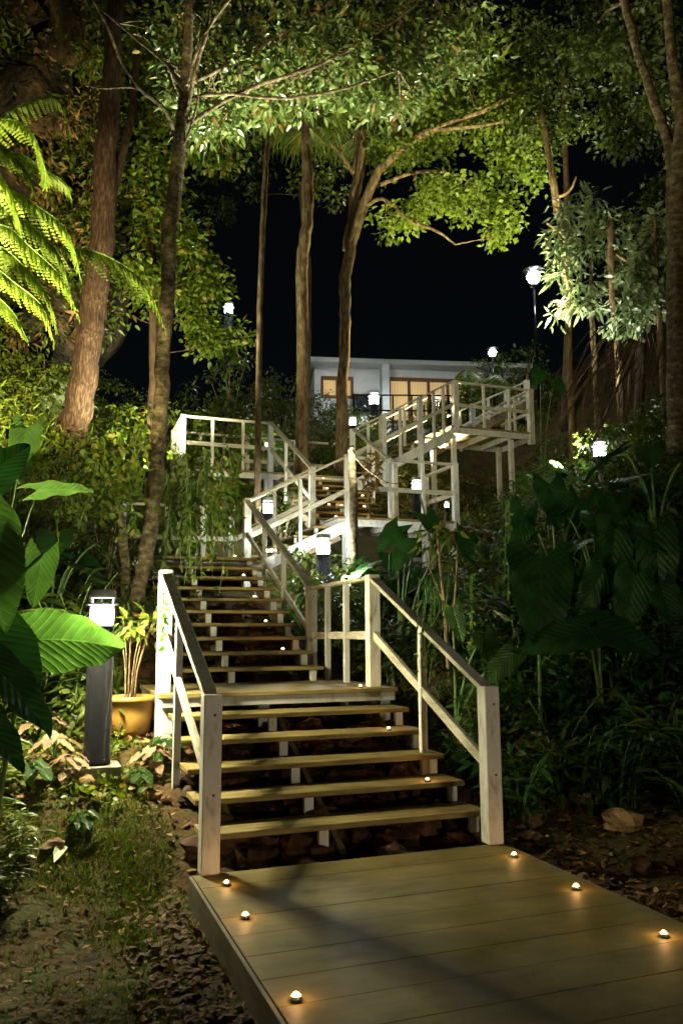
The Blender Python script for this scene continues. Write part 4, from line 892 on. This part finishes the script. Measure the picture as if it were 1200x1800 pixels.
# ------------------------------------------------------------------ rock face, root mass
M['rock_cliff'] = noise_mat('cliff_rock', [(.38, (.005, .004, .003)), (.52, (.028, .018, .009)), (.70, (.11, .065, .028))], 1.6, .95, 1.0, 7, dist=.15)
def rockface():
    g = np.random.default_rng(5); nu, nv = 90, 130; vs = []
    for i in range(nv):
        for j in range(nu):
            u = -300+460*j/(nu-1); v = -150+760*i/(nv-1)
            D = 21+.9*math.sin(u*.035+v*.012)+.7*math.sin(v*.05+u*.02)+.5*math.sin(u*.11+v*.04)*math.sin(v*.09)+.35*abs(math.sin(u*.19+v*.07))*abs(math.sin(v*.16-u*.05))*2+g.normal()*.12
            e = 120+22*math.sin(v*.03)+14*math.sin(v*.09+1); D += 2.2*max(0, (u-e)/30)**2; vs.append(at(u, v, D))
    vs = np.array(vs); fs = [(i*nu+j, i*nu+j+1, (i+1)*nu+j+1) for i in range(nv-1) for j in range(nu-1)]+[(i*nu+j, (i+1)*nu+j+1, (i+1)*nu+j) for i in range(nv-1) for j in range(nu-1)]
    o = mesh_np('rock_cliff', vs, np.array(fs), M['rock_cliff']); s = o.modifiers.new('thick', 'SOLIDIFY'); s.thickness = 1.2
    tag(o, kind='structure')
    for (n, mt, lo) in ((150, 'frond_dry', -.1), (280, 'deep', .0), (220, 'mid', -.1)):
        C = []
        while len(C) < n:
            u, v = g.uniform(-60, 205), g.uniform(-40, 600)
            if math.sin(u*.05+2+n)*math.sin(v*.035)+.3*math.sin(u*.1+v*.05) < lo: continue
            C.append(at(u, v, g.uniform(18.4, 19.9)))
        v, f = clusters(C, .38, 22, .17, .34, flat=1, droop=.5); stuff(mesh_np('cliff_foliage', v, f, M[mt]))
rockface()
mb = MB(); g = np.random.default_rng(8)
rt = thing('root_mass', tuple(gp(1110, 800, 13.6)), 'tangle of brown aerial roots hanging over the right bank', 'roots')
for i in range(80):
    u0 = g.uniform(1040, 1190); v0 = g.uniform(560, 640); L = g.uniform(90, 300); sl = g.uniform(-.55, -.05) if u0 < 1130 else g.uniform(-.3, .15); D = g.uniform(13, 14.4)
    pts = [at(u0+sl*L*q+g.normal()*4, v0+L*(q**1.1)*(.75 if i % 3 else .9), D-.5*q) for q in (0, .25, .5, .75, 1)]
    mb.tube(smooth_path(pts, 3), np.linspace(.011, .003, 13)*g.uniform(.5, 1.4), 5, False)
mb.build('roots', M['bark_dark'], rt, True)
for i, (pts, r) in enumerate([([(1078, 628, 12.9), (1030, 672, 12.8), (985, 740, 12.7)], .03), ([(1120, 600, 13), (1085, 680, 12.9), (1040, 780, 12.7)], .022), ([(1190, 880, 11.6), (1180, 900, 11.5), (1170, 945, 11.4)], .02)]):
    MB().tube(smooth_path([at(*q) for q in pts], 5), r, 6).build('root', M['bark_tan'], rt, True)

# ------------------------------------------------------------------ potted plant
pp = gp(228, 1250, 7.75); pp[2] += -.02
pt = thing('potted_plant', tuple(pp), 'round clay pot with thin bare stems standing behind the bollard lamp', 'potted plant')
MB().lathe([(.001, 0), (.15, .0), (.19, .06), (.225, .2), (.242, .33), (.262, .335), (.262, .375), (.235, .38), (.225, .33), (.001, .31)], 40).build('pot', M['clay'], pt, True, local=True)
MB().lathe([(.001, .335), (.22, .33)], 20).build('potting_soil', M['soil'], pt, local=True)
st = MB(); C = []
for i in range(8):
    a = i*2.4; e = V(.18*math.cos(a)+.05, .14*math.sin(a), .95+.3*random.random()); st.tube(bez((.05*math.cos(a), .05*math.sin(a), .3), (.03*math.cos(a), .03*math.sin(a), .7), e, 8), np.linspace(.009, .004, 8), 6); C.append(e)
st.build('stems', M['bark_tan'], pt, True, local=True)
raw('leaves', clusters(C, .16, 12, .11, .45), 'mid', pt)

# ------------------------------------------------------------------ vines
def vine_mesh(parent, curves, L=.1, asp=.32, mat='mid', step=2, r=.004, per=2):
    st = MB(); P, D, N = [], [], []
    for c in curves:
        p = smooth_path(c, 5); st.tube(p, r, 5, False)
        for i in range(0, len(p), step):
            for _ in range(per): P.append(p[i]); D.append(rng.normal(size=3)*.6+V(0, 0, -.75)); N.append(rng.normal(size=3)*.6-_f+V(0, 0, .4))
    Ls = L*rng.uniform(.6, 1.25, len(P)); v, f = leaves(P, D, N, Ls, Ls*asp, .3, .25); mesh_np('leaves', v, f, M[mat], parent); st.build('vines', M['stem'], parent, True)
def vines(label, starts, dropr, D, mat='mid', L=.12, asp=.32, per=2, sway=14):
    t = thing('hanging_vine', tuple(at(starts[0][0], starts[0][1], D)), label, 'vine', 'vines hanging over the railings'); cs = []
    for (u, v, l) in starts:
        d_ = D+random.uniform(-.3, .3); cs.append([at(u+random.gauss(0, sway)*q, v+l*q, d_) for q in (0, .3, .6, 1)])
    vine_mesh(t, cs, L, asp, mat, per=per); return t
g = np.random.default_rng(3)
vines('long leafy vines hanging down in front of the second landing', [(g.uniform(318, 425), g.uniform(780, 850), g.uniform(90, 230)) for _ in range(26)], 0, 9.6, 'mid', .12, .30, 2)
vines('dense vine curtain between the slim trunk and the stairs', [(g.uniform(285, 350), g.uniform(790, 870), g.uniform(90, 190)) for _ in range(22)], 0, 10, 'deep', .12, .34, 3)
vines('yellowed vine hanging down the grey trunk by the landing railing', [(g.uniform(636, 662), g.uniform(790, 815), g.uniform(60, 110)) for _ in range(5)], 0, 13.9, 'frond_dry', .13, .35, 3, 6)
vines('narrow green vine strand hanging right of the low garden lamp', [(g.uniform(880, 896), 880, g.uniform(170, 205)) for _ in range(5)], 0, 9, 'strap', .07, .35, 3, 4)
vines('thin vine strands trailing over the right handrail', [(g.uniform(725, 800), g.uniform(1000, 1040), g.uniform(70, 190)) for _ in range(8)], 0, 7.2, 'strap', .05, .3, 2, 8)
vines('narrow vine strand in front of the large upright leaf', [(g.uniform(822, 834), 1010, g.uniform(110, 150)) for _ in range(4)], 0, 8.3, 'strap', .06, .35, 3, 4)
vines('leafy vine climbing on the left newel post of the first landing', [(g.uniform(272, 305), g.uniform(1040, 1070), g.uniform(40, 110)) for _ in range(6)], 0, 7.85, 'strap', .085, .4, 2, 10)
vines('lit small leaved creeper over the dark shrub left of the slim trunk', [(g.uniform(110, 255), g.uniform(745, 850), g.uniform(50, 130)) for _ in range(34)], 0, 10, 'mid', .095, .5, 4, 16)
tree('dead_trunk', 'thin grey dead trunk in front of the fourth flight', [(624, 1000, 13.5, 7), (621, 960, 13.5, 7), (622, 880, 13.5, 7.5), (618, 800, 13.5, 6.5), (617, 786, 13.5, 6)], [[(620, 800, 13.5, 1.3), (650, 830, 13.4, .9), (690, 850, 13.3, .8), (730, 842, 13.2, .6)]], 'bark_grey', None, group='dead trunks', bn=9)
tree('bare_sapling', 'bare branching twigs beside the bollard in front of the railing', [(762, 1010, 11.6, 3), (757, 960, 11.6, 2.5), (745, 900, 11.6, 2), (738, 870, 11.6, 1.5)], [[(762, 1000, 11.6, 3), (775, 950, 11.6, 2.5), (785, 900, 11.6, 2)], [(760, 980, 11.6, 2), (768, 930, 11.6, 1.5), (765, 880, 11.6, 1)], [(770, 975, 11.6, 2), (800, 930, 11.6, 1.3)]], 'twig', None, group='saplings', bn=7)
tree('bare_sapling', 'tall thin stems right of the first landing railing', [(788, 1200, 8.8, 4), (783, 1100, 8.8, 4), (775, 1010, 8.8, 3), (768, 930, 8.8, 2)], [[(785, 1130, 8.8, 2.5), (800, 1040, 8.8, 2), (803, 960, 8.8, 1.5)], [(780, 1060, 8.8, 2), (755, 1000, 8.8, 1.5), (745, 960, 8.8, 1)]], 'twig', [(775, 950, 8.8, 30, 24, .2, 5)], 'mid', .12, 10, .14, .3, group='saplings', bn=7)
tree('mossy_stump', 'mossy leaning stem behind the vines left of the slim trunk', [(222, 1010, 11.5, 9), (214, 930, 11.5, 8), (205, 860, 11.5, 6)], [], 'bark_grey', None, group='dead trunks', bn=9)

# ------------------------------------------------------------------ shrubs and plants placed by hand
GL = 'shrubs on the lit upper left slope'
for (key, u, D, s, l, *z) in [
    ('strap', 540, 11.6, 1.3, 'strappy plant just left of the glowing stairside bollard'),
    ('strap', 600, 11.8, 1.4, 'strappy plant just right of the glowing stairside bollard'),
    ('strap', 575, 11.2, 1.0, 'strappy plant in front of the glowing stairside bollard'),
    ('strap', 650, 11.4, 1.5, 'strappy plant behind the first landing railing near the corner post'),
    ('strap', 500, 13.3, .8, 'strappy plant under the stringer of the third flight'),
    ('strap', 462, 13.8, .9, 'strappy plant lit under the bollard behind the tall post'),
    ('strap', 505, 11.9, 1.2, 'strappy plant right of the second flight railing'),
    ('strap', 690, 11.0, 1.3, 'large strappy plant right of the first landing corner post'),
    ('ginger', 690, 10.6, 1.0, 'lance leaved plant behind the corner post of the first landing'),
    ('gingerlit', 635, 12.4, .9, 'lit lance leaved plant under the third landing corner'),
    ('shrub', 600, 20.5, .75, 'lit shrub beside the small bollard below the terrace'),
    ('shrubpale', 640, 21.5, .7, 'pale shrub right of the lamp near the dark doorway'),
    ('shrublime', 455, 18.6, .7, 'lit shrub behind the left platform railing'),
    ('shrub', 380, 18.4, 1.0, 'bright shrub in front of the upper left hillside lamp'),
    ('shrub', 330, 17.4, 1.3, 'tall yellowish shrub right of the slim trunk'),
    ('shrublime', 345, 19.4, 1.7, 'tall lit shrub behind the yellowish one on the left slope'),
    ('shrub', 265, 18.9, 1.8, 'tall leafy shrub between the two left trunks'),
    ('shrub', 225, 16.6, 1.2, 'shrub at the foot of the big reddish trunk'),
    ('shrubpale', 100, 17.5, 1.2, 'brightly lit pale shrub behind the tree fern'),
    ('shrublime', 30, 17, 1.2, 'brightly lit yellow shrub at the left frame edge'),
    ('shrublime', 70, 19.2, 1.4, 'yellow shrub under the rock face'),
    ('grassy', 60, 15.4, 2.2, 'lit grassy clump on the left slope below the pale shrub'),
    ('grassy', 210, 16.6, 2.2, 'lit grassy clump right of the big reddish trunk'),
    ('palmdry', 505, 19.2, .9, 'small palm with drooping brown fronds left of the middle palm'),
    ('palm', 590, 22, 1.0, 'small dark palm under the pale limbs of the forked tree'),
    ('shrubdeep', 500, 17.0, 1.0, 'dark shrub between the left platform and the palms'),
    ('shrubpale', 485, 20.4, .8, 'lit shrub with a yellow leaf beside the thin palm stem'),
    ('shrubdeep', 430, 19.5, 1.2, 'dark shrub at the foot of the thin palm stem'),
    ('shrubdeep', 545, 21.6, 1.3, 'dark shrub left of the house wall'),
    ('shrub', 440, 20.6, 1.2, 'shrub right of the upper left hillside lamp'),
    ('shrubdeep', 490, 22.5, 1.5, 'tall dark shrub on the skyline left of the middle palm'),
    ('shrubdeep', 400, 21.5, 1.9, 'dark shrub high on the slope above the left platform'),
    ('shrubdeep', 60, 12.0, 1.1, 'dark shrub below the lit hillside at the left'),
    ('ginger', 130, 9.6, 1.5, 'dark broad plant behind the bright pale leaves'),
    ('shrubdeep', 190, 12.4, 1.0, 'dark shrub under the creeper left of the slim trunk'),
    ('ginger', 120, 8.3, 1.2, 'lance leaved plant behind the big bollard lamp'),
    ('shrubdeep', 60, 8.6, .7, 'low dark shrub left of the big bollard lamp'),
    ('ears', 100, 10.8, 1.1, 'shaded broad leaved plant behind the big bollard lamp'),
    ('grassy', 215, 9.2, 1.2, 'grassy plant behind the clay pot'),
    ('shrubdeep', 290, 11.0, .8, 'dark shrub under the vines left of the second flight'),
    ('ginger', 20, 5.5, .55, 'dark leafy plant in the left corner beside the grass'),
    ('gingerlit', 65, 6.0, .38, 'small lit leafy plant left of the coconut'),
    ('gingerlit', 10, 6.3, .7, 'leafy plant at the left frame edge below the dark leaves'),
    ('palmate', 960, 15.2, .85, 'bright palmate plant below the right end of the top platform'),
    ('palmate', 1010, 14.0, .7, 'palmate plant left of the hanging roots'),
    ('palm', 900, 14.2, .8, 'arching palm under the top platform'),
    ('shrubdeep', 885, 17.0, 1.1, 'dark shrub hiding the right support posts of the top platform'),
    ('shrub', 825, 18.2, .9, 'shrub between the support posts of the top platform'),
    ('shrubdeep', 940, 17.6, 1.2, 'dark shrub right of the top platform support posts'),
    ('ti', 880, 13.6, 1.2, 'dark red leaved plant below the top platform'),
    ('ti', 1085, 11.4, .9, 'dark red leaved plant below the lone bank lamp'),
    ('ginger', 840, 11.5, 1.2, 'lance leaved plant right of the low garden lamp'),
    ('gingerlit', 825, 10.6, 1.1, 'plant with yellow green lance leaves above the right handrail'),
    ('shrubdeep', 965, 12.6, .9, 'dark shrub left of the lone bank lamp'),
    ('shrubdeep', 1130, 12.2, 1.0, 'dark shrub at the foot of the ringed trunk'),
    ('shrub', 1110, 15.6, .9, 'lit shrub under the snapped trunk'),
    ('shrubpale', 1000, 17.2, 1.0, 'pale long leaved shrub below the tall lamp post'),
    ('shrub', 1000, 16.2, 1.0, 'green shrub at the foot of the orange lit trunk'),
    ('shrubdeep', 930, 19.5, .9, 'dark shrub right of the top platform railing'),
    ('shrubdeep', 870, 26.2, 1.7, 'dark shrub in front of the house corner'),
    ('palm', 838, 25.6, 1.9, 'arching palm in front of the right house wall'),
    ('shrubdeep', 1040, 18.5, 1.1, 'dark shrub behind the hanging roots'),
    ('shrubdeep', 925, 26.0, 1.7, 'tall dark shrub hiding the right end of the house'),
    ('shrubdeep', 985, 21.6, 1.2, 'dark shrub behind the tall lamp post'),
    ('shrub', 805, 26.2, 1.3, 'green shrub against the right house wall'),
    ('shrubdeep', 690, 19.0, .45, 'low dark shrub behind the railing of the fifth flight'),
    ('shrub', 640, 24.6, .6, 'low lit shrub in front of the dark doorway'),
    ('shrubdeep', 600, 24.4, .8, 'dark shrub between the palm and the forked tree'),
    ('shrubdeep', 565, 24.6, 1.0, 'dark shrub below the small house window'),
    ('shrubdeep', 720, 24.6, .45, 'low shrub under the curtained house window'),
    ('ginger', 900, 9.0, 1.2, 'tall lance leaved plant behind the hanging green strand'),
    ('ears', 1040, 9.3, 1.0, 'dark broad leaved plant mid way up the right bank'),
    ('ears', 1150, 10.0, 1.1, 'dark broad leaved plant beside the ringed trunk'),
    ('ears', 820, 9.6, .8, 'dark broad leaved plant above the middle of the right handrail'),
    ('ears', 680, 13.0, .9, 'dark broad leaved plant under the third landing'),
    ('ears', 760, 12.2, .9, 'dark broad leaved plant at the foot of the railing bollard'),
    ('ears', 860, 13.0, .8, 'dark broad leaved plant under the top platform post')]:
    putg(key, u, D, l, s)
# lance leaved undergrowth on the right bank
i_ = 0
for (u, D, s, l) in [(890, 7.3, .8, 'lance leaved plant touching the right corner post'), (950, 7.6, .9, 'lance leaved plant right of the corner post'), (1010, 7.4, .85, 'lance leaved plant above the dull brown rock'),
                     (1070, 7.3, .85, 'lance leaved plant above the ochre rock'), (1140, 7.4, .9, 'lance leaved plant near the right frame edge'), (1195, 6.9, .9, 'lance leaved plant cut by the right frame edge'),
                     (920, 8.2, .9, 'second row lance leaved plant behind the corner post'), (990, 8.4, .9, 'second row lance leaved plant under the upright big leaf'), (1070, 8.3, .9, 'second row lance leaved plant under the drooping big leaf'),
                     (1150, 8.2, 1.0, 'second row lance leaved plant by the frame edge'), (840, 8.2, .7, 'lance leaved plant beside the right railing baluster'), (800, 7.9, .45, 'low plant spilling over the right end of the treads'),
                     (860, 9.2, .9, 'dark lance leaved plant behind the small lit leaf'), (750, 8.9, .6, 'small plant behind the right corner post of the first landing')]:
    putg(('gingerdark', 'ginger', 'gingerdark')[i_ % 3], u, D, l, s); i_ += 1
for (u, v, D, s, l) in [(100, 1230, 6.8, 1.1, 'pink caladium left of the bollard lamp'), (125, 1290, 6.6, .9, 'pink caladium below the large lit leaf'), (270, 1300, 7.0, 1.0, 'pink caladium right of the clay pot'),
                        (290, 1250, 7.2, 1.0, 'green caladium against the left stair railing'), (60, 1300, 6.4, 1.0, 'green caladium in the dark leaves at the left'), (150, 1350, 6.0, .8, 'small green caladium just above the coconut'),
                        (245, 1335, 6.7, .8, 'low green caladium between the bollard and the stairs'), (85, 1180, 7.4, 1.2, 'tall pale caladium behind the lit leaf')]:
    p = gp(u, v, D); put('caladium' if 'pink' in l or 'pale' in l else 'caladiumgreen', p, l, s*.95, group='caladiums on the ground by the bollard')
# soft masses nobody could count
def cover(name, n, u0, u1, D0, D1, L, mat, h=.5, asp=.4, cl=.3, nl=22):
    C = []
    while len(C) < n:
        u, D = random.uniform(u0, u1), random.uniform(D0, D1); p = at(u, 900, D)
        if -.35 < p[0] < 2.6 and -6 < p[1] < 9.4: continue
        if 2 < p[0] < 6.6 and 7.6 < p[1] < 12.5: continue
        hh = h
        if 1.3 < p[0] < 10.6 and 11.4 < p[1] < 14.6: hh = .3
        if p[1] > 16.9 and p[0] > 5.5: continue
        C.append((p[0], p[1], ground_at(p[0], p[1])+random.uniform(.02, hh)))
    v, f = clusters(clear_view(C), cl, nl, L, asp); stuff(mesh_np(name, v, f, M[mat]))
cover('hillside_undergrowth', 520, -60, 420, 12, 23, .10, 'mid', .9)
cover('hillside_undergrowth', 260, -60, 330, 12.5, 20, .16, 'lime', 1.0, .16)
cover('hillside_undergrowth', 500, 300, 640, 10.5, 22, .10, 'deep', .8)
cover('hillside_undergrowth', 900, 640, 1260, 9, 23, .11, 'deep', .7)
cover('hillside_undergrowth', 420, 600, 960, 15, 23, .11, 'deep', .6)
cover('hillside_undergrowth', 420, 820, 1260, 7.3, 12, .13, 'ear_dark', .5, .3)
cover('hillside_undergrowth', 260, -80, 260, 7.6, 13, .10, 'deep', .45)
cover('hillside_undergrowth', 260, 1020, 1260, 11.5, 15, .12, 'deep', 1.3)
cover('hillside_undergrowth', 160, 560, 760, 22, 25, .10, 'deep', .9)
cover('creeping_groundcover', 110, 20, 330, 6.6, 8.6, .06, 'mid', .10, .6, .14, 14)

# ------------------------------------------------------------------ floodlights that light the trees
WG = (.97, 1, .78); YL = (1, .86, .42)
floodlight(gp(470, 900, 14.9)+V(0, 0, .35), at(560, 90, 12.6), 'hidden floodlight under the slim tree canopy', 26000, WG, 84)
floodlight(gp(610, 900, 12.6)+V(0, 0, .5), at(720, 90, 12.4), 'hidden floodlight beside the third flight', 31000, WG, 66)
floodlight(gp(720, 780, 21.5)+V(0, 0, .6), at(800, 260, 19.8), 'hidden floodlight under the yellow green crown', 9000, YL, 100)
floodlight(gp(985, 780, 14.0)+V(0, 0, 1.0), at(800, 240, 19.8), 'hidden floodlight among the plants right of the top platform', 21000, (1, .95, .5), 44)
floodlight(gp(20, 800, 11.5)+V(0, 0, 2.0), at(50, 540, 17.5), 'hidden floodlight on the left slope', 5200, YL, 62)
floodlight(gp(255, 800, 16.2)+V(0, 0, 1.4), at(280, 430, 19), 'hidden floodlight between the left trunks', 2600, (1, .97, .6), 110)
floodlight((-2.25, -.2, 3.7), at(45, 360, 7.1), 'floodlight beside the tree fern out of view', 2900, YL, 95)
floodlight(gp(1010, 800, 14.4)+V(0, 0, .9), at(1085, 400, 14.5), 'hidden floodlight under the pale shrubs', 2600, (1, .95, .75), 62)
for k, (t, used_, c, n) in protos.items():
    if not used_[0]: print('UNUSED', k)
